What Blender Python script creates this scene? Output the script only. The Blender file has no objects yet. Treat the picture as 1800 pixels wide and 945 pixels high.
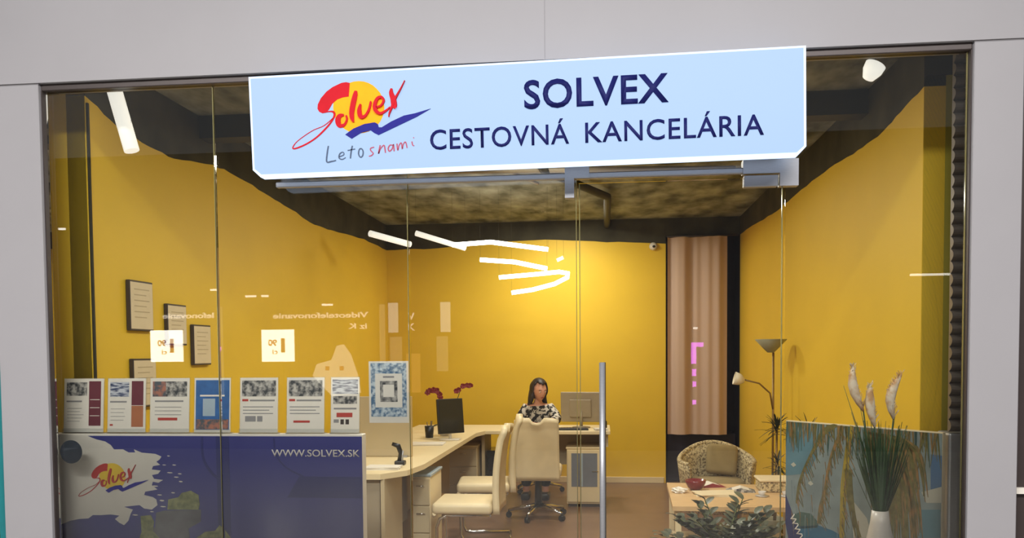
import bpy, bmesh, math, random
from mathutils import Vector, Matrix
from mathutils.geometry import tessellate_polygon
random.seed(7)
S = bpy.context.scene
COL = S.collection
PI = math.pi

# ---------------------------------------------------------------- camera, world, lights, exposure
cam_d = bpy.data.cameras.new('camera'); cam = bpy.data.objects.new('camera', cam_d); COL.objects.link(cam)
Rv, Uv, Fv = Vector((0.99411, 0.10804, -0.00812)), Vector((0.00336, 0.04416, 0.99902)), Vector((-0.10829, 0.99317, -0.04354))
Mc = Matrix(((Rv.x, Uv.x, -Fv.x), (Rv.y, Uv.y, -Fv.y), (Rv.z, Uv.z, -Fv.z))).to_4x4()
Mc.translation = (2.5585, -3.6851, 1.5)
cam.matrix_world = Mc
cam_d.sensor_width = 36; cam_d.lens = 29.58; cam_d.shift_x = 0; cam_d.shift_y = 0.1176; cam_d.clip_start = .05
S.camera = cam
S.view_settings.view_transform = 'Standard'; S.view_settings.look = 'None'
S.view_settings.exposure = 0; S.view_settings.gamma = 1; S.view_settings.use_curve_mapping = False
w = bpy.data.worlds.new('world'); S.world = w; w.use_nodes = True
w.node_tree.nodes['Background'].inputs[0].default_value = (.9, .93, 1, 1)
w.node_tree.nodes['Background'].inputs[1].default_value = .30

def area(name, loc, rot, sx, sy, power, color):
    l = bpy.data.lights.new(name, 'AREA'); l.shape = 'RECTANGLE'; l.size = sx; l.size_y = sy; l.energy = power; l.color = color
    o = bpy.data.objects.new(name, l); COL.objects.link(o); o.location = loc; o.rotation_euler = rot
    return o
area('mall_ceiling_light', (2.0, -4.3, 4.65), (0, 0, 0), 8.0, .8, 830, (1, .965, .94))
def spot(name, loc, target, power, size, color=(1, .97, .95)):
    l = bpy.data.lights.new(name, 'SPOT'); l.energy = power; l.spot_size = size; l.spot_blend = .9; l.shadow_soft_size = .05; l.color = color
    o = bpy.data.objects.new(name, l); COL.objects.link(o); o.location = loc
    o.rotation_euler = (Vector(target) - Vector(loc)).to_track_quat('-Z', 'Y').to_euler()
spot('mall_downlight', (.15, -.62, 4.3), (.15, -.05, 2.9), 5, .9)
spot('mall_downlight', (4.6, -.62, 4.3), (4.5, -.05, 2.95), 4, .9)

# ---------------------------------------------------------------- materials
MATS = {}
def mat(name, color, rough=.55, metal=0, var=.06, scale=14, bump=0, emit=None, estr=0, alpha=None, stretch=None, spec=.5, color2=None, thr=None):
    """principled material with procedural colour variation"""
    if name in MATS: return MATS[name]
    m = bpy.data.materials.new(name); m.use_nodes = True; nt = m.node_tree; N = nt.nodes; L = nt.links
    p = N['Principled BSDF']
    p.inputs['Roughness'].default_value = rough; p.inputs['Metallic'].default_value = metal
    p.inputs['Specular IOR Level'].default_value = spec
    tc = N.new('ShaderNodeTexCoord'); mp = N.new('ShaderNodeMapping'); L.new(tc.outputs['Object'], mp.inputs[0])
    if stretch: mp.inputs['Scale'].default_value = stretch
    nz = N.new('ShaderNodeTexNoise'); nz.inputs['Scale'].default_value = scale; nz.inputs['Detail'].default_value = 4
    L.new(mp.outputs[0], nz.inputs['Vector'])
    cr = N.new('ShaderNodeValToRGB'); L.new(nz.outputs['Fac'], cr.inputs[0])
    c = color; c2 = color2
    if c2 is None:
        lo = [max(0, v * (1 - var)) for v in c]; hi = [min(1, v * (1 + var)) for v in c]
        cr.color_ramp.elements[0].position = .3; cr.color_ramp.elements[1].position = .7
    else:
        lo, hi = c, c2
        a, b = thr or (.42, .58)
        cr.color_ramp.elements[0].position = a; cr.color_ramp.elements[1].position = b
    cr.color_ramp.elements[0].color = (*lo, 1); cr.color_ramp.elements[1].color = (*hi, 1)
    L.new(cr.outputs[0], p.inputs['Base Color'])
    if bump:
        b = N.new('ShaderNodeBump'); b.inputs['Strength'].default_value = bump; b.inputs['Distance'].default_value = .01
        L.new(nz.outputs['Fac'], b.inputs['Height']); L.new(b.outputs[0], p.inputs['Normal'])
    if emit:
        p.inputs['Emission Color'].default_value = (*emit, 1); p.inputs['Emission Strength'].default_value = estr
    if alpha is not None: p.inputs['Alpha'].default_value = alpha
    MATS[name] = m
    return m
def srgb(r, g, b):
    f = lambda v: (v / 255 / 12.92) if v / 255 <= .04045 else ((v / 255 + .055) / 1.055) ** 2.4
    return (f(r), f(g), f(b))
def glass_mat(name, tint, refl=1.0, ior=1.5, rough=0.0):
    m = bpy.data.materials.new(name); m.use_nodes = True; nt = m.node_tree; N = nt.nodes; L = nt.links
    N.remove(N['Principled BSDF']); out = N['Material Output']
    tr = N.new('ShaderNodeBsdfTransparent'); tr.inputs[0].default_value = (*tint, 1)
    gl = N.new('ShaderNodeBsdfGlossy'); gl.inputs['Roughness'].default_value = rough
    fr = N.new('ShaderNodeFresnel'); fr.inputs['IOR'].default_value = ior
    mx = N.new('ShaderNodeMixShader'); L.new(fr.outputs[0], mx.inputs[0]); L.new(tr.outputs[0], mx.inputs[1]); L.new(gl.outputs[0], mx.inputs[2])
    L.new(mx.outputs[0], out.inputs[0]); MATS[name] = m
    return m

M = {}
M['facade'] = mat('facade_panel', srgb(156, 154, 157), .5, 0, .02, 3)
M['soft_seam'] = mat('soft_seam', srgb(140, 138, 141), .6)
M['facade_seam'] = mat('panel_seam', srgb(110, 108, 110), .6)
M['trim_dark'] = mat('dark_frame', srgb(70, 62, 60), .4, .3)
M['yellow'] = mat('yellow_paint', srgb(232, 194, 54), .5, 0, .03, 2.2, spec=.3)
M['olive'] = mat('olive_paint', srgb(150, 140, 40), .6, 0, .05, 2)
M['dark_wall'] = mat('dark_ceiling_paint', srgb(66, 63, 48), .75, 0, .35, 3.5, bump=.3, spec=.2)
M['ceiling'] = mat('sprayed_dark_ceiling', srgb(84, 86, 76), .8, 0, .3, 4.5, bump=.9, color2=srgb(186, 190, 180), thr=(.34, .78), spec=.2, stretch=(1, .5, 1))
M['beam'] = mat('dark_beam', srgb(44, 42, 28), .7)
M['floor_in'] = mat('brown_floor', srgb(122, 92, 68), .35, 0, .10, 6)
M['floor_mall'] = mat('mall_tile', srgb(150, 146, 140), .3, 0, .05, 2)
M['mall'] = mat('mall_grey', srgb(90, 88, 90), .7)
M['teal'] = mat('teal_shopfront', srgb(20, 120, 125), .5)
M['night'] = mat('dark_shopfront', srgb(58, 48, 46), .5)
M['glass'] = glass_mat('clear_glass', (.975, .985, .975))
M['acrylic'] = glass_mat('clear_acrylic', (.97, .98, .98), rough=.35)
M['glass_edge'] = mat('glass_edge', srgb(160, 152, 104), .15, 0, .05)
M['steel'] = mat('brushed_steel', srgb(160, 161, 165), .38, .55, .05, 40, stretch=(1, 1, 8))
M['chrome'] = mat('chrome', srgb(215, 215, 215), .12, 1, .02)
M['sign_face'] = mat('lit_sign_face', srgb(40, 46, 56), .5, 0, .02, 2, emit=srgb(178, 210, 250), estr=.95)
M['sign_rim'] = mat('lit_sign_rim', srgb(80, 90, 100), .4, emit=srgb(205, 226, 255), estr=1.5)
M['navy_text'] = mat('navy_lettering', srgb(20, 26, 92), .6, spec=.2)
M['logo_red'] = mat('logo_red', srgb(196, 8, 30), .6, emit=srgb(200, 20, 45), estr=.06, spec=.2)
M['logo_orange'] = mat('logo_orange', srgb(238, 166, 10), .6, emit=srgb(245, 175, 15), estr=.12, spec=.2)
M['logo_blue'] = mat('logo_blue', srgb(30, 30, 128), .6, emit=srgb(38, 42, 150), estr=.06, spec=.2)
M['ink_slate'] = mat('slate_ink', srgb(60, 80, 110), .5)
M['ink_rose'] = mat('rose_ink', srgb(170, 60, 90), .5)
M['b_navy'] = mat('banner_navy', srgb(54, 58, 128), .4, 0, .05, 2)
M['b_dark'] = mat('banner_deep_navy', srgb(40, 46, 108), .4, 0, .05, 2)
M['b_white'] = mat('banner_white', srgb(214, 208, 196), .5, 0, .02)
M['b_red'] = mat('banner_red', srgb(185, 45, 45), .5)
M['b_yellow'] = mat('banner_yellow', srgb(226, 190, 50), .5)
M['b_refl_grey'] = mat('banner_reflection_grey', srgb(88, 88, 92), .5, 0, .2, 20)
M['b_refl_green'] = mat('banner_reflection_green', srgb(128, 132, 84), .5, 0, .35, 40)
M['white'] = mat('white_paper', srgb(226, 220, 208), .5, 0, .02)
M['cream_paper'] = mat('cream_paper', srgb(222, 206, 170), .6, 0, .04)
M['grey_ink'] = mat('grey_ink', srgb(140, 138, 138), .6)
M['red_ink'] = mat('red_ink', srgb(178, 60, 50), .6)
M['plum'] = mat('plum_print', srgb(104, 42, 54), .5)
M['rust'] = mat('rust_print', srgb(172, 106, 70), .5)
M['blue_print'] = mat('blue_print', srgb(42, 96, 158), .5, 0, .2, 25)
M['photo_a'] = mat('photo_print_grey', srgb(54, 58, 62), .5, scale=48, color2=srgb(190, 186, 178), thr=(.4, .66))
M['photo_b'] = mat('photo_print_blue', srgb(60, 72, 104), .5, scale=22, color2=srgb(196, 200, 208), stretch=(1, 1, 5))
M['photo_c'] = mat('photo_print_warm', srgb(170, 110, 90), .5, scale=40, color2=srgb(74, 84, 92), thr=(.4, .6))
M['ornament'] = mat('blue_ornament_border', srgb(76, 110, 142), .5, scale=60, color2=srgb(196, 208, 214), thr=(.42, .62))
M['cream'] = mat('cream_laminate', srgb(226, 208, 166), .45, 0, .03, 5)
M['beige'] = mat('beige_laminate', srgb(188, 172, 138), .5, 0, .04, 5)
M['grey_beige'] = mat('grey_beige_laminate', srgb(150, 138, 116), .5, 0, .04, 5)  # plain grey-beige laminate
M['leather'] = mat('cream_leather', srgb(222, 204, 164), .42, 0, .05, 9, bump=.15)
M['black'] = mat('black_plastic', srgb(26, 26, 28), .4)
M['screen'] = mat('dark_screen', srgb(30, 32, 30), .18)
M['mon_back'] = mat('taupe_monitor_shell', srgb(160, 146, 122), .45)
M['frost'] = mat('frosted_door', srgb(116, 122, 132), .3, 0, .05)
M['bluegrey'] = mat('pale_blue_top', srgb(160, 178, 190), .25)
M['curtain'] = mat('mauve_curtain', srgb(204, 176, 156), .85, 0, .10, 3, stretch=(1, 1, .1))
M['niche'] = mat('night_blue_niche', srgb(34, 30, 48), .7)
M['wicker'] = mat('woven_wicker', srgb(120, 102, 72), .7, scale=62, color2=srgb(214, 196, 152), thr=(.38, .56), bump=.5)
M['cushion'] = mat('cushion_cloth', srgb(150, 132, 90), .8, 0, .1)
M['wood'] = mat('light_wood', srgb(206, 172, 124), .45, 0, .12, 8, stretch=(1, 9, 1))
M['bowl'] = mat('dark_red_glaze', srgb(112, 30, 34), .2)
M['petal_red'] = mat('crimson_petal', srgb(132, 38, 44), .6, 0, .2)
M['stem'] = mat('green_stem', srgb(86, 96, 44), .6)
M['leaf_dark'] = mat('dark_leaf', srgb(40, 48, 30), .5, 0, .3, 10)
M['leaf_grey'] = mat('grey_green_leaf', srgb(84, 90, 72), .4, 0, .3, 10)
M['grass'] = mat('deep_green_blade', srgb(44, 72, 38), .5, 0, .35, 14)
M['plume'] = mat('pampas_plume', srgb(186, 146, 102), .9, scale=22, color2=srgb(214, 200, 178), thr=(.4, .6))
M['vase'] = mat('white_ceramic', srgb(206, 200, 192), .3)
M['shade_grey'] = mat('grey_lamp_shade', srgb(150, 148, 124), .5)
M['shade_white'] = mat('white_lamp_shade', srgb(226, 214, 186), .5)
M['brass'] = mat('aged_brass', srgb(140, 112, 62), .4, .5)
M['skin'] = mat('skin', srgb(206, 150, 126), .5, 0, .03)
M['hair'] = mat('dark_brown_hair', srgb(42, 32, 28), .5, 0, .3, 40, stretch=(4, 4, .5))
M['blouse'] = mat('patterned_blouse', srgb(24, 24, 26), .7, scale=26, color2=srgb(206, 200, 190), thr=(.47, .53))
M['trousers'] = mat('black_trousers', srgb(28, 28, 32), .7)
M['lip'] = mat('lip', srgb(150, 60, 60), .4)
M['eye'] = mat('eye_white', srgb(225, 220, 215), .3)
M['tube'] = mat('lit_tube', srgb(250, 240, 220), .4, emit=(1, .93, .80), estr=10)
M['tube_dim'] = mat('lit_tube_soft', srgb(240, 236, 225), .4, emit=(.86, .84, .78), estr=.9)
M['shutter'] = mat('grey_shutter', srgb(120, 112, 104), .4, .4, .08)
M['p_base'] = mat('poster_sky_grey', srgb(122, 136, 138), .4, 0, .16, 9)
M['p_sky'] = mat('poster_teal', srgb(88, 124, 138), .4, 0, .15, 8)
M['p_blue'] = mat('poster_blue', srgb(76, 106, 140), .4)
M['p_cloud'] = mat('poster_cloud', srgb(172, 172, 160), .4, 0, .06)
M['p_hill'] = mat('poster_hill', srgb(66, 92, 86), .4, 0, .2, 18)
M['p_sea'] = mat('poster_sea', srgb(44, 98, 128), .4, 0, .15, 10)
M['p_band'] = mat('poster_navy_band', srgb(42, 50, 98), .4)
M['p_palm'] = mat('poster_palm', srgb(100, 96, 58), .4, 0, .4, 30)
M['p_palm2'] = mat('poster_dry_palm', srgb(140, 108, 68), .4, scale=26, color2=srgb(96, 92, 62), thr=(.4, .6), stretch=(3, 3, .8))
M['p_yellow'] = mat('poster_yellow_frond', srgb(150, 132, 48), .4, 0, .25, 20)

# ---------------------------------------------------------------- mesh helpers
class B:
    def __init__(s): s.bm = bmesh.new(); s.mats = []
    def mi(s, m):
        if m not in s.mats: s.mats.append(m)
        return s.mats.index(m)
    def _set(s, faces, m, smooth=False):
        i = s.mi(m)
        for f in faces: f.material_index = i; f.smooth = smooth
    def box(s, m, x0, x1, y0, y1, z0, z1, bev=0, T=None, seg=1):
        b = bmesh.new(); bmesh.ops.create_cube(b, size=1)
        for v in b.verts:
            v.co = Vector(((x0 + x1) / 2 + v.co.x * (x1 - x0), (y0 + y1) / 2 + v.co.y * (y1 - y0), (z0 + z1) / 2 + v.co.z * (z1 - z0)))
        if bev: bmesh.ops.bevel(b, geom=b.edges[:], offset=bev, segments=seg, affect='EDGES', profile=.5)
        return s.merge(b, m, T, smooth=bool(bev and seg > 2))
    def merge(s, b, m, T=None, smooth=False):
        i = s.mi(m); vs = {}
        for v in b.verts: vs[v] = s.bm.verts.new(T @ v.co if T else v.co)
        out = []
        for f in b.faces:
            try: g = s.bm.faces.new([vs[v] for v in f.verts])
            except ValueError: continue
            g.material_index = i; g.smooth = smooth or f.smooth; out.append(g)
        b.free(); return out
    def tube(s, m, pts, r, n=8, caps=True, T=None, flat=1.0):
        pts = [Vector(p) for p in pts]; R = r if isinstance(r, (list, tuple)) else [r] * len(pts)
        b = bmesh.new(); rings = []; up = None
        for i, p in enumerate(pts):
            d = (pts[min(i + 1, len(pts) - 1)] - pts[max(i - 1, 0)]).normalized()
            if up is None: up = Vector((0, 0, 1)) if abs(d.z) < .9 else Vector((1, 0, 0))
            a = d.cross(up)
            if a.length < 1e-5: a = d.orthogonal()
            a.normalize(); c = a.cross(d).normalized(); up = c
            rings.append([b.verts.new(p + a * math.cos(2 * PI * k / n) * R[i] + c * math.sin(2 * PI * k / n) * R[i] * flat) for k in range(n)])
        for i in range(len(rings) - 1):
            for k in range(n):
                f = b.faces.new([rings[i][k], rings[i][(k + 1) % n], rings[i + 1][(k + 1) % n], rings[i + 1][k]]); f.smooth = True
        if caps: b.faces.new(rings[0][::-1]); b.faces.new(rings[-1])
        return s.merge(b, m, T)
    def lathe(s, m, prof, c, n=24, T=None):
        b = bmesh.new(); rings = []
        for r, z in prof:
            if r < 1e-5: rings.append([b.verts.new((c[0], c[1], c[2] + z))])
            else: rings.append([b.verts.new((c[0] + r * math.cos(2 * PI * k / n), c[1] + r * math.sin(2 * PI * k / n), c[2] + z)) for k in range(n)])
        for i in range(len(rings) - 1):
            A, C = rings[i], rings[i + 1]
            for k in range(n):
                k2 = (k + 1) % n
                if len(A) == 1 and len(C) == 1: continue
                vs = [A[0], C[k2], C[k]] if len(A) == 1 else ([A[k], A[k2], C[0]] if len(C) == 1 else [A[k], A[k2], C[k2], C[k]])
                f = b.faces.new(vs); f.smooth = True
        return s.merge(b, m, T)
    def poly(s, m, pts, fn, d0, d1):
        """2D polygon extruded from depth d0 to d1; fn(u, v, d) -> 3D"""
        b = bmesh.new(); a = [b.verts.new(fn(u, v, d0)) for u, v in pts]; c = [b.verts.new(fn(u, v, d1)) for u, v in pts]
        n = len(pts)
        if n > 5:
            for t in tessellate_polygon([[Vector((u, v, 0)) for u, v in pts]]):
                try: b.faces.new([a[k] for k in t]); b.faces.new([c[k] for k in t[::-1]])
                except ValueError: pass
        else: b.faces.new(a); b.faces.new(c[::-1])
        for i in range(n): b.faces.new([a[i], c[i], c[(i + 1) % n], a[(i + 1) % n]])
        return s.merge(b, m)
    def stroke(s, m, pts, fn, d0, d1):
        """brush stroke (u, v, width) as a thin extruded ribbon"""
        P = []
        for i in range(len(pts) - 1):        # subdivide with Catmull-Rom
            p0, p1, p2, p3 = pts[max(i - 1, 0)], pts[i], pts[i + 1], pts[min(i + 2, len(pts) - 1)]
            for k in range(4):
                t = k / 4
                P.append([.5 * (2 * p1[j] + (p2[j] - p0[j]) * t + (2 * p0[j] - 5 * p1[j] + 4 * p2[j] - p3[j]) * t * t + (3 * p1[j] - p0[j] - 3 * p2[j] + p3[j]) * t ** 3) for j in range(3)])
        P.append(list(pts[-1])); Lp, Rp = [], []
        for i, p in enumerate(P):
            q0, q1 = P[max(i - 1, 0)], P[min(i + 1, len(P) - 1)]
            dx, dy = q1[0] - q0[0], q1[1] - q0[1]; l = math.hypot(dx, dy) or 1; wd = max(.0008, p[2]) / 2
            Lp.append((p[0] - dy / l * wd, p[1] + dx / l * wd)); Rp.append((p[0] + dy / l * wd, p[1] - dx / l * wd))
        i_ = s.mi(m); bm = s.bm
        va = [(bm.verts.new(fn(*Lp[i], d1)), bm.verts.new(fn(*Rp[i], d1)), bm.verts.new(fn(*Lp[i], d0)), bm.verts.new(fn(*Rp[i], d0))) for i in range(len(P))]
        for i in range(len(P) - 1):
            a, c = va[i], va[i + 1]
            for q in ([a[0], a[1], c[1], c[0]], [a[2], c[2], c[3], a[3]], [a[0], c[0], c[2], a[2]], [a[1], a[3], c[3], c[1]]):
                bm.faces.new(q).material_index = i_
    def text(s, m, body, fn, box, d0, d1, bold=0, shear=0, spacing=1, mirror=False):
        """lettering fitted to box (u0, v0, u1, v1); v1 is cap height without accents"""
        cu = bpy.data.curves.new('t', 'FONT'); cu.body = body; cu.size = 1; cu.offset = bold; cu.shear = shear; cu.space_character = spacing; cu.resolution_u = 4
        o = bpy.data.objects.new('t', cu); COL.objects.link(o)
        dg = bpy.context.evaluated_depsgraph_get(); me = bpy.data.meshes.new_from_object(o.evaluated_get(dg))
        bpy.data.objects.remove(o); bpy.data.curves.remove(cu)
        cap = .729
        xs = [v.co.x for v in me.vertices]; x0, x1 = min(xs), max(xs)
        u0, v0, u1, v1 = box; b = bmesh.new(); b.from_mesh(me); bpy.data.meshes.remove(me)
        bmesh.ops.triangulate(b, faces=b.faces[:])
        def tf(p, d):
            t = (p.x - x0) / (x1 - x0); t = 1 - t if mirror else t
            return fn(u0 + t * (u1 - u0), v0 + p.y / cap * (v1 - v0), d)
        co = {v: v.co.copy() for v in b.verts}
        e = bmesh.ops.extrude_face_region(b, geom=b.faces[:]); nv = [g for g in e['geom'] if isinstance(g, bmesh.types.BMVert)]
        nvs = set(nv)
        for v in b.verts: v.co = Vector(tf(v.co, d1 if v in nvs else d0))
        return s.merge(b, m)
    def leaf(s, m, base, d, length, width, droop=.3, fold=.15, n=6, up=Vector((0, 0, 1)), thick=.0012):
        """a pointed blade with thickness"""
        base = Vector(base); d = Vector(d).normalized(); side = d.cross(up)
        if side.length < .01: side = d.orthogonal()
        side.normalize(); nor = side.cross(d).normalized(); bm = s.bm; i_ = s.mi(m); prev = None
        for k in range(n + 1):
            t = k / n; c = base + d * length * t - Vector((0, 0, 1)) * droop * length * t * t
            wd = width / 2 * (math.sin(PI * min(1, t * .9 + .1)) ** .7 if k < n else .02)
            ring = [bm.verts.new(c + side * wd + nor * fold * wd), bm.verts.new(c + nor * thick), bm.verts.new(c - side * wd + nor * fold * wd), bm.verts.new(c - nor * thick)]
            if prev:
                for q in range(4):
                    f = bm.faces.new([prev[q], prev[(q + 1) % 4], ring[(q + 1) % 4], ring[q]]); f.material_index = i_; f.smooth = False
            prev = ring
    def build(s, name, parent=None, recalc=True, kind=None, T=None):
        if recalc: bmesh.ops.recalc_face_normals(s.bm, faces=s.bm.faces[:])
        me = bpy.data.meshes.new(name)
        off = Vector((0, 0, 0))
        if parent is not None: off = wloc(parent)
        else:
            xs = [v.co for v in s.bm.verts]; off = Vector(((min(v.x for v in xs) + max(v.x for v in xs)) / 2, (min(v.y for v in xs) + max(v.y for v in xs)) / 2, min(v.z for v in xs)))
        for v in s.bm.verts: v.co -= off
        s.bm.to_mesh(me); s.bm.free()
        for m in s.mats: me.materials.append(m)
        o = bpy.data.objects.new(name, me); COL.objects.link(o)
        if parent is not None: o.parent = parent
        else: o.location = off
        if kind: o['kind'] = kind
        return o
def wloc(o):
    v = Vector(o.location)
    while o.parent: o = o.parent; v += Vector(o.location)
    return v
def tag(o, label, cat, group=None):
    o['label'] = label; o['category'] = cat
    if group: o['group'] = group
    return o
def thing(name, label, cat, loc, group=None):
    o = bpy.data.objects.new(name, None); COL.objects.link(o); o.location = loc; o.empty_display_size = .1
    return tag(o, label, cat, group)
def copy_tree(root, loc, rz=0, label=None):
    r = root.copy(); COL.objects.link(r); r.location = loc; r.rotation_euler = (0, 0, rz)
    if label: r['label'] = label
    def rec(a, b):
        for c in list(a.children):
            d = c.copy(); COL.objects.link(d); d.parent = b; rec(c, d)
    rec(root, r)
    return r
ID = lambda u, v, d: (u, v, d)
def front(y):     # surface facing the camera side (-Y): u = x, v = z, depth d towards the viewer
    return lambda u, v, d: Vector((u, y - d, v))
LOGO = {
  'sun': ('poly', [(-0.56, 0.055), (-0.563, 0.034), (-0.57, 0.014), (-0.58, -0.004), (-0.595, -0.02), (-0.612, -0.033), (-0.631, -0.042), (-0.652, -0.047), (-0.673, -0.048), (-0.695, -0.045), (-0.716, -0.038), (-0.734, -0.027), (-0.751, -0.013), (-0.764, 0.005), (-0.774, 0.024), (-0.78, 0.045), (-0.781, 0.066), (-0.779, 0.087), (-0.772, 0.107), (-0.761, 0.126), (-0.747, 0.142), (-0.729, 0.154), (-0.71, 0.163), (-0.689, 0.168), (-0.668, 0.169), (-0.646, 0.166), (-0.626, 0.159), (-0.607, 0.148), (-0.591, 0.133), (-0.577, 0.116), (-0.568, 0.097), (-0.562, 0.076)]),
  'S': ('poly', [(-0.706, 0.163), (-0.722, 0.167), (-0.742, 0.165), (-0.78, 0.15), (-0.808, 0.132), (-0.833, 0.106), (-0.847, 0.081), (-0.849, 0.063), (-0.842, 0.05), (-0.828, 0.043), (-0.811, 0.045), (-0.798, 0.059), (-0.784, 0.081), (-0.761, 0.098), (-0.737, 0.105), (-0.712, 0.107)]),
  'tail': ('stroke', [(-0.821, 0.046, 0.0041), (-0.793, 0.049, 0.0054), (-0.778, 0.044, 0.0095), (-0.777, 0.028, 0.0081), (-0.795, -0.0, 0.0068), (-0.827, -0.032, 0.0068), (-0.862, -0.06, 0.0061), (-0.904, -0.083, 0.0061), (-0.947, -0.098, 0.0061), (-0.962, -0.096, 0.0047), (-0.946, -0.073, 0.0027), (-0.91, -0.048, 0.0027), (-0.868, -0.025, 0.0027), (-0.823, -0.009, 0.0027), (-0.784, 0.019, 0.0034)]),
  'o': ('stroke', [(-0.734, 0.031, 0.0068), (-0.752, 0.028, 0.0176), (-0.761, 0.011, 0.023), (-0.755, -0.012, 0.0189), (-0.734, -0.01, 0.0108), (-0.722, 0.011, 0.0081), (-0.725, 0.029, 0.0068)]),
  'l': ('stroke', [(-0.68, 0.128, 0.0095), (-0.683, 0.112, 0.0189), (-0.692, 0.08, 0.0216), (-0.7, 0.041, 0.0203), (-0.699, 0.015, 0.0162), (-0.693, -0.001, 0.0054)]),
  'u': ('stroke', [(-0.661, 0.072, 0.0068), (-0.667, 0.046, 0.0176), (-0.662, 0.021, 0.0176), (-0.644, 0.021, 0.0108), (-0.627, 0.044, 0.0095), (-0.618, 0.073, 0.0081), (-0.617, 0.082, 0.0041)]),
  'e': ('stroke', [(-0.594, 0.056, 0.0068), (-0.574, 0.061, 0.0081), (-0.561, 0.08, 0.0095), (-0.569, 0.096, 0.0095), (-0.587, 0.092, 0.0122), (-0.599, 0.069, 0.0149), (-0.597, 0.044, 0.0162), (-0.577, 0.029, 0.0108), (-0.551, 0.04, 0.0081), (-0.534, 0.054, 0.0041)]),
  'x1': ('stroke', [(-0.526, 0.129, 0.0068), (-0.528, 0.111, 0.0176), (-0.52, 0.085, 0.023), (-0.516, 0.058, 0.023), (-0.509, 0.047, 0.0081)]),
  'x2': ('stroke', [(-0.469, 0.159, 0.002), (-0.488, 0.125, 0.0047), (-0.509, 0.091, 0.0081), (-0.524, 0.059, 0.0095), (-0.538, 0.027, 0.0054), (-0.541, 0.012, 0.002)]),
  'wave': ('poly', [(-0.731, -0.051), (-0.696, -0.028), (-0.648, -0.011), (-0.603, -0.006), (-0.59, -0.013), (-0.586, -0.027), (-0.573, -0.028), (-0.532, -0.006), (-0.477, 0.016), (-0.43, 0.023), (-0.363, 0.039), (-0.424, 0.008), (-0.512, -0.028), (-0.588, -0.059), (-0.607, -0.049), (-0.621, -0.038), (-0.662, -0.046), (-0.704, -0.069)]),
  'tL': ('stroke', [(-0.806, -0.094, 0.0054), (-0.812, -0.125, 0.0061), (-0.815, -0.16, 0.0061), (-0.796, -0.16, 0.0061), (-0.774, -0.156, 0.0047)]),
  'te': ('stroke', [(-0.76, -0.142, 0.0047), (-0.74, -0.134, 0.0041), (-0.743, -0.123, 0.0041), (-0.757, -0.129, 0.0054), (-0.761, -0.146, 0.0054), (-0.748, -0.153, 0.0047), (-0.732, -0.146, 0.0034)]),
  'tt': ('stroke', [(-0.702, -0.098, 0.0054), (-0.708, -0.123, 0.0061), (-0.712, -0.151, 0.0054)]),
  'tt2': ('stroke', [(-0.723, -0.117, 0.0041), (-0.69, -0.112, 0.0041)]),
  'to': ('stroke', [(-0.667, -0.111, 0.0054), (-0.662, -0.113, 0.0054), (-0.658, -0.118, 0.0054), (-0.656, -0.126, 0.0054), (-0.657, -0.136, 0.0054), (-0.66, -0.143, 0.0054), (-0.665, -0.147, 0.0054), (-0.67, -0.146, 0.0054), (-0.674, -0.14, 0.0054), (-0.676, -0.132, 0.0054), (-0.675, -0.123, 0.0054), (-0.672, -0.115, 0.0054), (-0.667, -0.111, 0.0054)]),
  'rs': ('stroke', [(-0.608, -0.108, 0.0041), (-0.623, -0.112, 0.0047), (-0.623, -0.122, 0.0047), (-0.613, -0.133, 0.0047), (-0.62, -0.142, 0.0047), (-0.632, -0.145, 0.0034)]),
  'rn': ('stroke', [(-0.582, -0.101, 0.0054), (-0.59, -0.136, 0.0054), (-0.581, -0.116, 0.0041), (-0.566, -0.102, 0.0047), (-0.562, -0.117, 0.0054), (-0.56, -0.134, 0.0047)]),
  'ra': ('stroke', [(-0.528, -0.104, 0.0041), (-0.54, -0.103, 0.0047), (-0.548, -0.116, 0.0054), (-0.543, -0.128, 0.0054), (-0.531, -0.118, 0.0047), (-0.525, -0.1, 0.0047), (-0.523, -0.129, 0.0054)]),
  'rm': ('stroke', [(-0.51, -0.098, 0.0054), (-0.507, -0.126, 0.0047), (-0.501, -0.105, 0.0041), (-0.491, -0.096, 0.0047), (-0.488, -0.121, 0.0047), (-0.483, -0.102, 0.0041), (-0.473, -0.093, 0.0047), (-0.467, -0.118, 0.0047)]),
  'ri': ('stroke', [(-0.446, -0.092, 0.0047), (-0.443, -0.107, 0.0047), (-0.436, -0.11, 0.0027)]),
  'ri2': ('stroke', [(-0.439, -0.075, 0.0041), (-0.437, -0.079, 0.0041)]),
}
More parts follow.
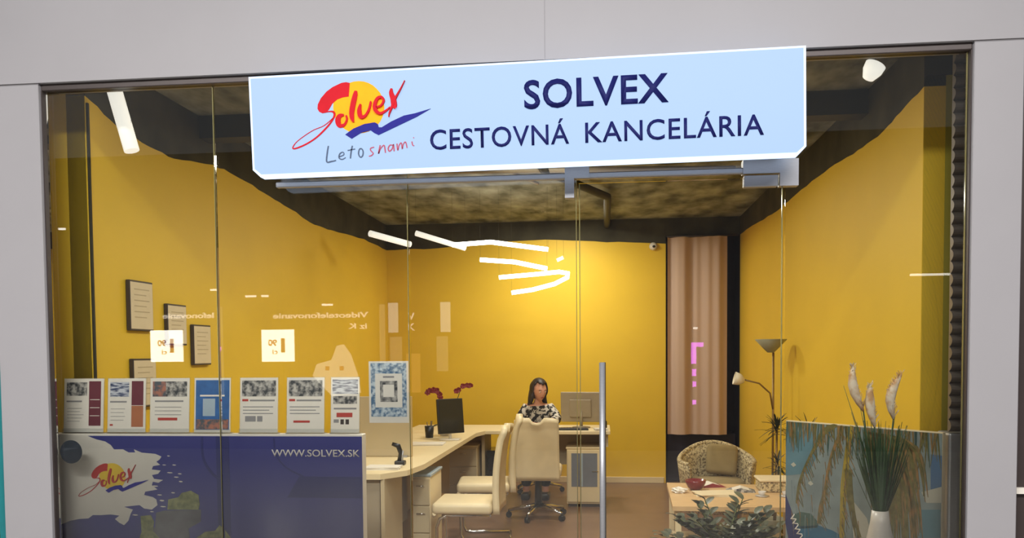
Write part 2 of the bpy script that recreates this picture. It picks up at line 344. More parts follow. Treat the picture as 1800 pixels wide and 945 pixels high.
BANNER = {
  'splash': [(-0.056, 1.117), (0.004, 1.122), (0.09, 1.118), (0.135, 1.101), (0.18, 1.091), (0.207, 1.075), (0.224, 1.053), (0.269, 1.054), (0.297, 1.039), (0.331, 1.039), (0.325, 1.054), (0.364, 1.038), (0.431, 1.033), (0.462, 1.02), (0.453, 1.006), (0.436, 0.995), (0.455, 0.98), (0.419, 0.974), (0.412, 0.958), (0.457, 0.953), (0.443, 0.937), (0.412, 0.931), (0.422, 0.913), (0.467, 0.908), (0.444, 0.894), (0.416, 0.899), (0.41, 0.883), (0.438, 0.862), (0.376, 0.851), (0.37, 0.835), (0.414, 0.825), (0.431, 0.814), (0.436, 0.787), (0.407, 0.765), (0.368, 0.77), (0.346, 0.786), (0.266, 0.777), (0.311, 0.764), (0.299, 0.743), (0.287, 0.71), (0.264, 0.688), (0.241, 0.699), (0.219, 0.717), (0.242, 0.734), (0.197, 0.739), (0.146, 0.735), (0.106, 0.735), (0.082, 0.718), (0.037, 0.715), (-0.01, 0.706), (-0.068, 0.684)],
  'flakes': [(0.498, 1.023, 0.015, 0.006), (0.525, 0.98, 0.02, 0.006), (0.502, 0.943, 0.03, 0.006), (0.552, 0.938, 0.02, 0.006), (0.534, 0.922, 0.025, 0.006), (0.556, 0.901, 0.02, 0.007), (0.475, 0.98, 0.02, 0.005), (0.516, 0.847, 0.02, 0.006), (0.459, 0.809, 0.025, 0.008), (0.464, 0.78, 0.03, 0.006), (0.497, 0.777, 0.012, 0.005), (0.322, 0.738, 0.03, 0.006), (0.427, 0.878, 0.03, 0.007), (0.448, 0.836, 0.025, 0.006), (0.407, 0.755, 0.02, 0.005)],
  'refl_grey': [(0.352, 0.628), (0.353, 0.652), (0.421, 0.68), (0.429, 0.75), (0.469, 0.761), (0.653, 0.768), (0.651, 0.71), (0.589, 0.677), (0.594, 0.631)],
  'refl_green1': [(0.486, 0.766), (0.492, 0.815), (0.543, 0.826), (0.56, 0.847), (0.605, 0.858), (0.643, 0.838), (0.648, 0.795), (0.642, 0.768)],
  'refl_green2': [(0.341, 0.627), (0.353, 0.657), (0.35, 0.733), (0.401, 0.739), (0.417, 0.707), (0.41, 0.663), (0.443, 0.629)],
  'refl_green3': [(0.627, 0.632), (0.672, 0.662), (0.722, 0.668), (0.745, 0.695), (0.767, 0.679), (0.799, 0.635)],
  'dark': [(0.755, 1.119), (0.854, 1.119), (0.843, 0.635), (0.749, 0.634)],
  'arc': [(0.667, 1.114, 0.012), (0.666, 1.055, 0.012), (0.675, 1.002, 0.012), (0.702, 0.955, 0.012), (0.734, 0.923, 0.012), (0.756, 0.913, 0.012)],
  'logo_ref': [(0.416, 0.901), (-0.015, 0.793), (0.188, 0.986), (0.151, 0.822)],
}
POSTER = {
  'sky2': [(-0.013, 1.065), (0.183, 1.08), (0.209, 0.962), (0.151, 0.857), (-0.012, 0.83)],
  'haze': [(-0.011, 0.772), (0.348, 0.873), (0.866, 0.849), (0.886, 0.803), (0.785, 0.634), (0.367, 0.557), (0.187, 0.613), (0.084, 0.639), (-0.011, 0.742)],
  'bluepatch': [(0.832, 1.024), (0.886, 1.023), (0.886, 0.883), (0.834, 0.863)],
  'cloud': [(0.789, 0.845), (0.888, 0.883), (0.889, 0.81), (0.815, 0.799)],
  'hill': [(0.04, 0.618), (0.101, 0.648), (0.17, 0.65), (0.217, 0.611), (0.213, 0.582), (0.084, 0.553)],
  'sea': [(0.075, 0.566), (0.213, 0.596), (0.303, 0.584), (0.383, 0.56), (0.085, 0.506)],
  'sea2': [(0.79, 0.764), (0.88, 0.778), (0.882, 0.652), (0.785, 0.634)],
  'band': [(-0.023, 0.741), (-0.002, 0.729), (0.039, 0.654), (0.115, 0.511), (0.023, 0.494), (-0.022, 0.571)],
  'palepatch': [(0.404, 0.772), (0.504, 0.679), (0.535, 0.588), (0.43, 0.569)],
  'f1': [(0.322, 1.124, 0.0198), (0.25, 1.085, 0.033), (0.209, 1.025, 0.0238), (0.159, 0.943, 0.0145), (0.117, 0.86, 0.0145), (0.091, 0.785, 0.0172), (0.076, 0.689, 0.0132)],
  'f2': [(0.362, 1.12, 0.0198), (0.331, 1.05, 0.0198), (0.292, 0.957, 0.0145), (0.268, 0.85, 0.0172), (0.257, 0.779, 0.0198), (0.233, 0.691, 0.0264), (0.221, 0.605, 0.0224)],
  'f3': [(0.416, 1.124, 0.0264), (0.394, 1.028, 0.0264), (0.383, 0.932, 0.033), (0.372, 0.822, 0.0396), (0.366, 0.725, 0.033), (0.36, 0.556, 0.0264)],
  'f4': [(0.395, 0.906, 0.0462), (0.404, 0.799, 0.0396), (0.428, 0.667, 0.033), (0.46, 0.574, 0.033)],
  'fanA': [(0.615, 1.118), (0.711, 1.119), (0.785, 1.094), (0.825, 1.029), (0.832, 0.968), (0.814, 0.904), (0.808, 0.829), (0.796, 0.752), (0.788, 0.65), (0.771, 0.685), (0.757, 0.758), (0.723, 0.728), (0.709, 0.802), (0.688, 0.837), (0.673, 0.899), (0.645, 0.96), (0.623, 1.022)],
  'fan1': [(0.622, 1.087, 0.0132), (0.686, 0.99, 0.0119), (0.742, 0.87, 0.0106), (0.777, 0.749, 0.0079), (0.785, 0.656, 0.004)],
  'fan2': [(0.657, 1.096, 0.0158), (0.753, 1.035, 0.0132), (0.794, 0.927, 0.0106), (0.802, 0.828, 0.0066)],
  'fan3': [(0.63, 1.036, 0.0119), (0.673, 0.931, 0.0132), (0.715, 0.816, 0.0119), (0.72, 0.721, 0.004)],
  'fringe': [(0.009, 1.11), (0.053, 1.12), (0.106, 1.109), (0.149, 1.105), (0.2, 1.109), (0.778, 1.106), (0.811, 1.102), (0.843, 1.099), (0.869, 1.101)],
  'stars': [(0.055, 0.893), (0.167, 0.807)],
  'ww': [(0.013, 0.592), (0.067, 0.571), (0.031, 0.558), (0.085, 0.538)],
}

# ================================================================ STRUCTURE
def st(name, parts, parent=None):
    b = B()
    for p in parts: b.box(*p)
    return b.build(name, parent, kind='structure')
XL, XR, YB, ZC = .04, 4.08, 6.0, 3.0
st('floor_shop', [(M['floor_in'], -.3, 4.35, 0, 6.55, -.1, 0)])
st('floor_mall', [(M['floor_mall'], -6, 10, -11, 0, -.1, 0)])
st('ceiling', [(M['ceiling'], -.35, 4.4, .12, 6.6, ZC, ZC + .1)])
# ceiling beams and services, part of the dark ceiling
st('trim_1', [(M['beam'], -.2, 4.3, 1.42, 1.56, 2.86, ZC)])
st('trim_2', [(M['beam'], .80, .90, .12, 1.42, 2.88, ZC)])
b = B(); b.tube(M['beam'], [(2.0, 1.6, 2.93), (2.1, 3.0, 2.93), (2.6, 4.2, 2.93), (2.6, 5.99, 2.93)], .035, 10)
b.build('trim_3', kind='structure')
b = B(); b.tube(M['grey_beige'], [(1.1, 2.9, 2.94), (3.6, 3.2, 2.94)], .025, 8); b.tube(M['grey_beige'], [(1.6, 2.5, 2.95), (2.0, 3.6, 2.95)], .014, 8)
b.build('trim_4', kind='structure')

# side walls: yellow up to an uneven painted edge, dark above
def painted_wall(name, fn, pts, a, c, thick):
    w_ = B(); lo = [(a, 0), (c, 0)] + pts[::-1]; hi = pts + [(c, ZC), (a, ZC)]
    w_.poly(M['yellow'], lo, fn, 0, thick); w_.poly(M['dark_wall'], hi, fn, 0, thick)
    return w_.build(name, kind='structure')
def wavy(pts, n=5, amp=.006):
    out = []
    for i in range(len(pts) - 1):
        for k in range(n):
            t = k / n; p0, p1, p2, p3 = pts[max(i - 1, 0)], pts[i], pts[i + 1], pts[min(i + 2, len(pts) - 1)]
            z = .5 * (2 * p1[1] + (p2[1] - p0[1]) * t + (2 * p0[1] - 5 * p1[1] + 4 * p2[1] - p3[1]) * t * t + (3 * p1[1] - p0[1] - 3 * p2[1] + p3[1]) * t ** 3)
            out.append((p1[0] + (p2[0] - p1[0]) * t, z + random.uniform(-amp, amp)))
    out.append(pts[-1]); return out
edgeL = wavy([(.24, 2.775), (.5, 2.70), (.75, 2.675), (1.1, 2.665), (1.6, 2.73), (2.0, 2.735), (2.54, 2.70), (3.0, 2.68), (3.41, 2.64), (4.0, 2.655), (5.07, 2.71), (6.0, 2.71)])
edgeR = wavy([(.57, 2.75), (.96, 2.71), (1.25, 2.685), (1.71, 2.70), (2.4, 2.73), (3.24, 2.74), (4.01, 2.73), (5.0, 2.77), (6.0, 2.80)])
edgeB = wavy([(XL, 2.71), (.6, 2.72), (1.2, 2.77), (1.9, 2.785), (2.6, 2.75), (3.26, 2.715)])
painted_wall('wall_left', lambda u, v, d: Vector((XL - d, u, v)), edgeL, .24, 6.0, .1)
painted_wall('wall_right', lambda u, v, d: Vector((XR + d, u, v)), edgeR, .57, 6.0, .1)
painted_wall('wall_back', lambda u, v, d: Vector((u, YB + d, v)), edgeB, XL, 3.26, .1)
# return faces beside the glass, left and right
b = B(); b.box(M['yellow'], -.30, XL - .004, .24, .34, 0, 2.79); b.box(M['dark_wall'], -.30, XL - .004, .24, .34, 2.79, ZC)
b.build('wall_left_return', kind='structure')
st('trim_5', [(M['beam'], XL - .002, XL + .010, .245, .258, 0, 2.74)])
st('wall_left_reveal', [(M['yellow'], -.40, -.30, .0, .34, 0, ZC)])
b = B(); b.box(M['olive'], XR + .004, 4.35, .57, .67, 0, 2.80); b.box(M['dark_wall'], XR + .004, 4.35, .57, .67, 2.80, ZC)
b.build('wall_right_return', kind='structure')
st('wall_right_reveal', [(M['grey_beige'], 4.35, 4.45, .0, .67, 0, ZC)])
# baseboards
st('baseboard_back', [(M['cream'], XL, 3.24, YB - .015, YB, 0, .07, .004)])
st('baseboard_left', [(M['cream'], XL, XL + .015, .26, YB - .015, 0, .07, .004)])
st('baseboard_right', [(M['cream'], XR - .015, XR, .67, 5.9, 0, .07, .004)])
# recess with window behind the curtain
b = B()
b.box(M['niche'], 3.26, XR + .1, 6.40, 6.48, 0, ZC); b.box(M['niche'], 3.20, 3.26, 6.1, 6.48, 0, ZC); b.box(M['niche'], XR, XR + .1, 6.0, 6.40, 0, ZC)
b.box(M['dark_wall'], 3.26, XR, 6.0, 6.1, 2.80, ZC)
b.build('wall_recess', kind='structure')
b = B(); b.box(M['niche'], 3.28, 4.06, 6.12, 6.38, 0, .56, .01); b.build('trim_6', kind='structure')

# ---- mall facade
b = B()
b.box(M['facade'], -6, 10, -.05, .12, 2.745, 4.7); b.build('wall_front', kind='structure')
b = B(); b.box(M['facade'], -.235, 0, -.05, .008, 0, 2.738, .003); b.build('wall_front_left', kind='structure')
b = B(); b.box(M['facade'], 4.052, 4.243, -.05, .008, 0, 2.738, .003); b.build('wall_front_right', kind='structure')
st('trim_7', [(M['facade_seam'], -.40, -.0, -.045, .10, 2.738, 2.745), (M['facade_seam'], 4.052, 4.5, -.045, .10, 2.738, 2.745)])
st('trim_8', [(M['soft_seam'], 2.313, 2.316, -.0505, -.049, 2.72, 4.7)])
# dark channel round the opening
b = B(); b.box(M['trim_dark'], 0, 4.052, -.03, .02, 2.715, 2.745, .003); b.box(M['trim_dark'], 0, .006, -.03, .008, 0, 2.715); b.box(M['trim_dark'], 4.046, 4.052, -.03, .008, 0, 2.715)
b.build('trim_9', kind='structure')
# floor channel
st('trim_10', [(M['steel'], .012, 2.44, -.012, .018, 0, .03)])
# neighbours
st('wall_left_neighbour', [(M['teal'], -4, -.24, 0, .1, 0, 1.48), (M['facade'], -4, -.24, 0, .1, 1.48, 2.738)])
b = B(); b.box(M['night'], 4.247, 8, 0, .1, 0, 2.738); b.box(M['white'], 4.247, 8, -.02, 0, .90, .925)
b.build('wall_right_neighbour', kind='structure')

# ---- the glass front: three fixed panes, a door and a side light
def pane(name, x0, x1, z0=.03, z1=2.715):
    b = B(); b.box(M['glass'], x0, x1, -.005, .005, z0, z1)
    o = b.build(name, kind='structure')
    e = B(); e.box(M['glass_edge'], x1 - .0035, x1 - .0005, -.0048, .0048, z0 + .002, z1 - .002)
    e.build('glass_edge', o)
    return o
pane('window_1', .007, .811)
pane('window_2', .816, 1.699)
pane('window_3', 1.704, 2.445)
pane('window_4', 3.322, 4.045)
pane('window_5', 2.449, 3.318, 2.245, 2.715)
dr = B(); dr.box(M['glass'], 2.455, 3.312, -.005, .005, .012, 2.228); dr = dr.build('door_1', kind='structure')
b = B(); b.box(M['glass_edge'], 2.4555, 2.459, -.0048, .0048, .014, 2.226); b.box(M['glass_edge'], 3.308, 3.3115, -.0048, .0048, .014, 2.226); b.build('glass_edge', dr)
b = B(); b.tube(M['steel'], [(2.552, -.055, .12), (2.552, -.055, 1.455)], .0125, 14)
b.tube(M['steel'], [(2.552, -.055, 1.30), (2.552, .0, 1.30)], .008, 10); b.tube(M['steel'], [(2.552, -.055, .28), (2.552, .0, .28)], .008, 10)
b.build('pull_handle', dr)
b = B(); b.tube(M['trim_dark'], [(2.556, .055, .12), (2.556, .055, 1.455)], .0125, 14)
b.tube(M['steel'], [(2.556, .055, 1.30), (2.556, 0, 1.30)], .008, 10); b.tube(M['steel'], [(2.556, .055, .28), (2.556, 0, .28)], .008, 10)
b.build('inner_pull_handle', dr)
b = B(); b.box(M['steel'], 3.150, 3.290, -.022, .022, 2.190, 2.238, .003); b.build('patch_fitting', dr)
# header rail and fixed fittings
b = B(); b.box(M['steel'], 1.10, 3.335, -.016, .016, 2.248, 2.272, .004); b.build('trim_11', kind='structure')
b = B(); b.poly(M['steel'], [(2.395, 2.165), (2.435, 2.165), (2.435, 2.247), (2.500, 2.247), (2.500, 2.300), (2.395, 2.300)], front(.024), 0, .048); b.build('trim_12', kind='structure')
b = B(); b.poly(M['steel'], [(3.145, 2.244), (3.296, 2.244), (3.296, 2.190), (3.372, 2.190), (3.372, 2.302), (3.145, 2.302)], front(.024), 0, .048); b.build('trim_13', kind='structure')

# ribbed shutter column at the right reveal with a smooth grey panel below
b = B(); prof = []
z = 1.13; nr = 34; hgt = (ZC - .02 - z) / nr
pts = []
for k in range(nr * 6 + 1):
    t = k / 6; pts.append((.28 - .028 * abs(math.sin(PI * t)) ** .8, z + t * hgt))
pr = pts + [(.290, ZC - .02), (.290, z)]
b.poly(M['shutter'], pr, lambda u, v, d: Vector((d, u, v)), 4.10, 4.345)
o = b.build('roller_shutter'); tag(o, 'ribbed dark grey roller shutter column beside the right facade pillar', 'shutter')
b = B(); b.box(M['steel'], 4.095, 4.345, .26, .40, 0, 1.125, .01, None, 2)
o = b.build('shutter_housing'); tag(o, 'smooth grey metal housing under the ribbed shutter column at the right', 'housing')

# ---- opposite side of the mall: what the panes mirror
op = B(); op.box(M['mall'], -14, 19, -9.4, -9.2, 0, 4.7)
for x in (-7, -2.6, 1.6, 5.2, 8.9): op.box(M['mall'], x, x + .12, -9.2, -9.15, 0, 2.9)
opw = op.build('wall_opposite', kind='structure')
def opp(name, boxes, color, strg):
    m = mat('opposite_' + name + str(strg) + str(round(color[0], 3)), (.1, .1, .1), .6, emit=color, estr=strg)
    b = B()
    for (x0, x1, z0, z1) in boxes: b.box(m, x0, x1, -8.02, -8.0, z0, z1)
    return b
w1 = srgb(255, 250, 240)
b = opp('lit_poster', [(-4.03, -3.54, 1.41, 1.87)], w1, 13)
ink = mat('mirror_ink', srgb(120, 40, 60), .6, emit=srgb(150, 60, 90), estr=4)
bk = lambda u, v, d: Vector((u, -8.0 + d, v))
b.text(ink, '1', bk, (-3.73, 1.55, -3.67, 1.75), .003, .006, .03, mirror=True)
b.text(ink, '90', bk, (-3.92, 1.64, -3.79, 1.73), .003, .006, .03, mirror=True)
b.text(ink, 'ci', bk, (-3.86, 1.52, -3.78, 1.59), .003, .006, .02, mirror=True)
b.build('lit_poster', opw)
b = opp('lit_poster', [(-2.34, -1.86, 1.40, 1.86)], w1, 13)  # copy of the first poster, added to double its reflection in the glass
b.text(ink, '1', bk, (-2.05, 1.54, -1.99, 1.74), .003, .006, .03, mirror=True)
b.text(ink, '90', bk, (-2.24, 1.63, -2.11, 1.72), .003, .006, .03, mirror=True)
b.text(ink, 'ci', bk, (-2.18, 1.51, -2.10, 1.58), .003, .006, .02, mirror=True)
b.build('lit_poster', opw)
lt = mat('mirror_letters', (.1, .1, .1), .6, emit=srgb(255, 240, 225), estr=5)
b = B(); b.text(lt, 'Videotelefonovanie', bk, (-2.16, 2.02, -.76, 2.10), 0, .01, .02, mirror=True); b.text(lt, 'lefonovanie', bk, (-3.83, 2.04, -3.05, 2.12), 0, .01, .02, mirror=True)  # shorter piece is a copy added for the doubled reflection
b.text(lt, 'iz K', bk, (-1.05, 1.86, -.78, 1.94), 0, .01, .02, mirror=True); b.text(lt, 'V', bk, (-.18, 1.98, -.09, 2.08), 0, .01, .02); b.text(lt, 'K', bk, (-.18, 1.83, -.09, 1.93), 0, .01, .02)
b.build('shop_lettering', opw)
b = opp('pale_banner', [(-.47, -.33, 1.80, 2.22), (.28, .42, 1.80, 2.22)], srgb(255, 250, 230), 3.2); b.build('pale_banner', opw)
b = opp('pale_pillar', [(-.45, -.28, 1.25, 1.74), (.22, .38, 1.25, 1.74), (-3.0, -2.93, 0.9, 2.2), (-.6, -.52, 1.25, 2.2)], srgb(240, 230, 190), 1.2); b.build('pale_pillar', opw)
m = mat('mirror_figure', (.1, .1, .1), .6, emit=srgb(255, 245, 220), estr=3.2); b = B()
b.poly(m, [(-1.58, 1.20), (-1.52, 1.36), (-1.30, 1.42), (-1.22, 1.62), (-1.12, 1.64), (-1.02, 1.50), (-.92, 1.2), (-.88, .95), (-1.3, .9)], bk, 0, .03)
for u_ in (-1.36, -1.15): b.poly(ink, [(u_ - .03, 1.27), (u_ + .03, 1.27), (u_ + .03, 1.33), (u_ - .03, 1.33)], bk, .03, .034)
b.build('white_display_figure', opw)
b = opp('poster_strip', [(-.22, -.02, .95, 1.5)], srgb(255, 190, 100), 1.6); b.build('lit_strip', opw)
m = mat('mirror_neon', (.1, .1, .1), .6, emit=(.85, .12, 1.0), estr=10); b = B()
for (x0, x1, z0, z1) in [(3.545, 3.60, 1.36, 1.60), (3.60, 3.68, 1.55, 1.60), (3.555, 3.60, 1.22, 1.30), (3.56, 3.60, 1.10, 1.16), (3.56, 3.60, .90, .95)]: b.box(m, x0, x1, -6.02, -6.0, z0, z1)
b.build('neon_sign', opw)
b = opp('downlight', [(-3.10, -3.00, 2.43, 2.46)], w1, 8)
m = b.mats[0]
def vp(x, z, y=20.0, yt=8.0):   # same sight line brought to the opposite shop
    t = (yt + 3.685) / (y + 3.685); return 2.5585 + (x - 2.5585) * t, 1.5 + (z - 1.5) * t
for x, z, wd in [(-7.68, 3.21, .16), (-7.25, 3.21, .10), (-5.38, 2.93, .16), (11.25, 3.5, .5), (-13.5, 5.3, .10), (5.08, 2.14, .06)]:
    X, Z = vp(x, z); b.box(m, X - wd / 2, X + wd / 2, -8.02, -8.0, Z - .014, Z + .014)
b.build('downlight', opw)

# ================================================================ SIGN
th = math.radians(.6); sc, ss = math.cos(th), math.sin(th); SX, SZ, SY = 2.21, 2.482, -.185
def sg(u, v, d): return Vector((SX + u * sc - v * ss, SY - d, SZ + u * ss + v * sc))
sign = thing('sign_lightbox', 'large lit pale blue shop sign with logo above the glass door', 'sign', (SX, -.11, 2.26))
ch = .028
outl = [(-1.150, .213), (1.153, .213), (1.153, -.182), (1.120, -.216), (-1.110, -.212), (-1.144, -.180)]
inn = [(-1.140, .204), (1.143, .204), (1.143, -.180), (1.116, -.204), (-1.106, -.200), (-1.134, -.176)]
b = B(); b.poly(M['sign_rim'], outl, sg, -.045, 0); b.build('casing', sign)
b = B(); b.box(M['trim_dark'], 1.12, 3.30, -.14, -.052, 2.31, 2.64, .01); b.build('mounting_frame', sign)
b = B(); b.poly(M['sign_face'], inn, sg, 0, .004); b.build('face', sign)
b = B()
b.text(M['navy_text'], 'SOLVEX', sg, (.028, .020, .613, .137), .004, .010, .018, spacing=1.06); b.build('shop_name', sign)
b = B(); b.text(M['navy_text'], 'CESTOVNÁ', sg, (-.368, -.130, .210, -.045), .004, .010, .005, spacing=1.06); b.build('shop_subtitle', sign)
b = B(); b.text(M['navy_text'], 'KANCELÁRIA', sg, (.276, -.130, .987, -.045), .004, .010, .005, spacing=1.06); b.build('shop_subtitle', sign)
def logo(b, fn, red, orange, blue, keys, d0=0, step=.0012):
    order = [('sun', orange), ('S', red), ('tail', red), ('wave', blue), ('o', red), ('l', red), ('u', red), ('e', red), ('x1', red), ('x2', red)]
    for i, (k, m) in enumerate(order):
        if k not in keys: continue
        t, p = LOGO[k]; d1 = d0 + step * (i + 1)
        (b.poly if t == 'poly' else b.stroke)(m, p, fn, d0, d1)
ALL = ('sun', 'S', 'tail', 'wave', 'o', 'l', 'u', 'e', 'x1', 'x2')
b = B(); logo(b, lambda u, v, d: sg(u, v, d + .004), M['logo_red'], M['logo_orange'], M['logo_blue'], ALL); b.build('logo', sign)
b = B()
for k in ('tL', 'te', 'tt', 'tt2', 'to'): b.stroke(M['ink_slate'], LOGO[k][1], sg, .004, .007)
b.build('slogan', sign); b = B()
for k in ('rs', 'rn', 'ra', 'rm', 'ri', 'ri2'): b.stroke(M['ink_rose'], LOGO[k][1], sg, .004, .007)
b.build('slogan', sign)

# ================================================================ BANNER BOARD with brochures
bd = thing('banner_board', 'navy blue printed banner board with logo behind the left glass panes', 'banner', (.7, .14, 0))
b = B(); b.box(M['white'], -.10, 1.445, .105, .165, 0.0, 1.128, .003); b.build('board', bd)
bf = lambda u, v, d: Vector((u, .104 - d, v))
b = B(); b.poly(M['b_navy'], [(-.098, .0), (1.443, .0), (1.443, 1.118), (-.098, 1.118)], bf, 0, .001)
b.poly(M['b_dark'], [(.74, 0), (.80, 0), (.80, 1.117), (.735, 1.117)], bf, 0, .0016)
b.stroke(M['b_dark'], BANNER['arc'], bf, 0, .002)
b.stroke(M['b_dark'], [(1.02, 1.11, .008), (1.03, 1.03, .008), (1.08, .97, .008), (1.16, .93, .008)], bf, 0, .002)
b.poly(M['b_dark'], [(1.08, .83), (1.14, .93), (1.44, .93), (1.44, .83)], bf, 0, .002)
b.poly(M['b_white'], BANNER['splash'], bf, 0, .0022)
for x, z, wd, h in BANNER['flakes']: b.poly(M['b_white'], [(x - wd / 2, z), (x - wd / 4, z + h / 2), (x + wd / 3, z + h / 3), (x + wd / 2, z - h / 4), (x, z - h / 2)], bf, 0, .0024)
b.poly(M['b_refl_grey'], BANNER['refl_grey'], bf, 0, .0028)  # reflection of a plant and pot, painted into the banner print
for k in ('refl_green1', 'refl_green2', 'refl_green3'): b.poly(M['b_refl_green'], BANNER[k], bf, 0, .0034)  # green parts of the same painted reflection
sx = .267 / .703   # banner logo relative to the sign logo
def lf(u, v, d):
    # keep the sign logo's proportions at the banner's size
    X, Z = u * 1.0, v * 1.0
    return Vector((BX + (X - SUNC[0]) * LS, .104 - d - .0026, BZ + (Z - SUNC[1]) * LS))
LS = .60; SUNC = (-.671, .0605); BX, BZ = .212, .922
logo(b, lf, M['b_red'], M['b_yellow'], M['logo_blue'], ALL, 0, .0006)
b.text(M['b_white'], 'WWW.SOLVEX.SK', bf, (1.008, 1.024, 1.432, 1.058), 0, .003, .006)
b.build('printed_sheet', bd)
b = B(); b.poly(mat('dark_sticker', srgb(52, 60, 72), .3, var=.3, scale=30), [(.068 + .055 * math.cos(a * PI / 20), 1.052 + .055 * math.sin(a * PI / 20)) for a in range(40)], lambda u, v, d: Vector((u, .0085 - d, v)), 0, .002)
o = b.build('round_sticker'); tag(o, 'round dark sticker on the glass above the banner logo', 'sticker')

def brochure(x0, x1, label, design, z0=1.130, z1=1.392, lean=.02, y=.115):
    t = thing('brochure_holder', label, 'brochure', ((x0 + x1) / 2, y + .02, z0), 'brochures standing in clear holders along the banner top')
    fn = lambda u, v, d: Vector((x0 + u * (x1 - x0), y + .008 + lean * v - d, z0 + .004 + v * (z1 - z0 - .004)))
    b = B(); b.poly(M['acrylic'], [(-.02, -.01), (1.02, -.01), (1.02, 1.015), (-.02, 1.015)], fn, -.006, -.004)
    b.poly(M['acrylic'], [(-.02, -.01), (1.02, -.01), (1.02, .07), (-.02, .07)], fn, .006, .0075)
    b.box(M['acrylic'], x0 - .004, x1 + .004, y, y + .045, z0, z0 + .003)
    b.build('holder', t)
    b = B(); b.poly(M['white'], [(0, 0), (1, 0), (1, 1), (0, 1)], fn, -.0035, 0)
    R_ = lambda m, u0, u1, v0, v1, d=.0008: b.poly(m, [(u0, v0), (u1, v0), (u1, v1), (u0, v1)], fn, 0, d)
    if design == 'plum':
        R_(M['photo_a'], .06, .58, .68, .93); R_(M['plum'], .63, .93, .12, .95)
        for v in (.30, .45, .60): R_(M['white'], .66, .90, v, v + .012, .0012)
        R_(M['grey_ink'], .06, .45, .56, .59)
        for k in range(5): R_(M['grey_ink'], .08, .40 + .05 * (k % 3), .2 + k * .06, .208 + k * .06)
    elif design == 'rust':
        R_(M['photo_b'], .06, .56, .66, .93); R_(M['plum'], .63, .94, .50, .95); R_(M['rust'], .63, .94, .10, .49)
        R_(M['grey_ink'], .06, .5, .55, .58); R_(M['red_ink'], .06, .14, .12, .15)
        for k in range(4): R_(M['grey_ink'], .08, .42 + .04 * (k % 2), .22 + k * .07, .228 + k * .07)
    elif design == 'warm':
        R_(M['photo_c'], .06, .40, .66, .94); R_(M['photo_a'], .40, .94, .66, .94); R_(M['grey_ink'], .12, .85, .56, .59)
        R_(M['red_ink'], .2, .7, .22, .27); [R_(M['grey_ink'], .12, .8, .32 + k * .07, .33 + k * .07) for k in range(3)]
    elif design == 'blue':
        R_(M['blue_print'], .04, .97, .05, .96); R_(M['bluegrey'], .24, .58, .30, .62, .0012); R_(M['photo_c'], .06, .95, .06, .24, .0014)
        R_(M['white'], .16, .84, .66, .69, .0016)
    elif design in ('list', 'list2'):
        R_(M['photo_a'], .05, .95, .66, .95); R_(M['red_ink'], .06, .22, .57, .61); R_(M['grey_ink'], .26, .92, .57, .60)
        for k in range(3): R_(M['grey_ink'], .08, .88 - .1 * (k % 2), .46 - k * .06, .475 - k * .06)
        if design == 'list': R_(M['red_ink'], .18, .62, .18, .22)
        else: R_(M['grey_ink'], .14, .42, .20, .30); R_(M['grey_ink'], .46, .6, .2, .3)
    elif design == 'stamp':
        R_(M['photo_b'], .05, .95, .70, .96); R_(M['photo_a'], .08, .92, .52, .66)
        R_(M['red_ink'], .2, .76, .28, .36); R_(M['grey_ink'], .1, .28, .18, .24)
        R_(M['trim_dark'], .34, .46, .15, .24); R_(M['trim_dark'], .52, .64, .15, .24); R_(M['grey_ink'], .1, .9, .42, .45)
    b.build('leaflet', t)
    return t
brochure(-.045, .158, 'white leaflet with grey photo and full-height plum side bar, leftmost in the row', 'plum')
brochure(.180, .372, 'white leaflet with blue photo and plum and rust side bar, second from the left', 'rust')
brochure(.396, .592, 'white leaflet with pinkish photo and one red line, left of the solid blue one', 'warm')
brochure(.618, .797, 'solid blue leaflet with pale centre picture in the row on the banner', 'blue')
brochure(.845, 1.030, 'white leaflet with grey header photo just right of the solid blue one', 'list2')
brochure(1.075, 1.256, 'white leaflet with grey header photo above the website address on the banner', 'list')
brochure(1.289, 1.425, 'white leaflet with red block and two dark stamps, rightmost in the row', 'stamp')

# framed notice stuck on the glass
t = thing('notice_sheet', 'tall white notice with blue ornamental border stuck on the glass above the brochures', 'notice', (1.6, .012, 1.19))
nf = lambda u, v, d: Vector((1.508 + u * .182, .0085 - d, 1.190 + v * .277))
b = B(); b.poly(M['white'], [(0, 0), (1, 0), (1, 1), (0, 1)], nf, -.002, 0)
b.poly(M['ornament'], [(.05, .10), (.95, .10), (.95, .97), (.05, .97)], nf, 0, .0006)
b.poly(M['white'], [(.16, .25), (.84, .25), (.84, .80), (.16, .80)], nf, 0, .001)
b.poly(M['photo_a'], [(.28, .34), (.72, .34), (.72, .68), (.28, .68)], nf, 0, .0014); b.poly(M['white'], [(.36, .42), (.64, .42), (.64, .62), (.36, .62)], nf, 0, .0018)
b.poly(M['grey_ink'], [(.36, .73), (.64, .73), (.64, .76), (.36, .76)], nf, 0, .0014)
b.build('sheet', t)

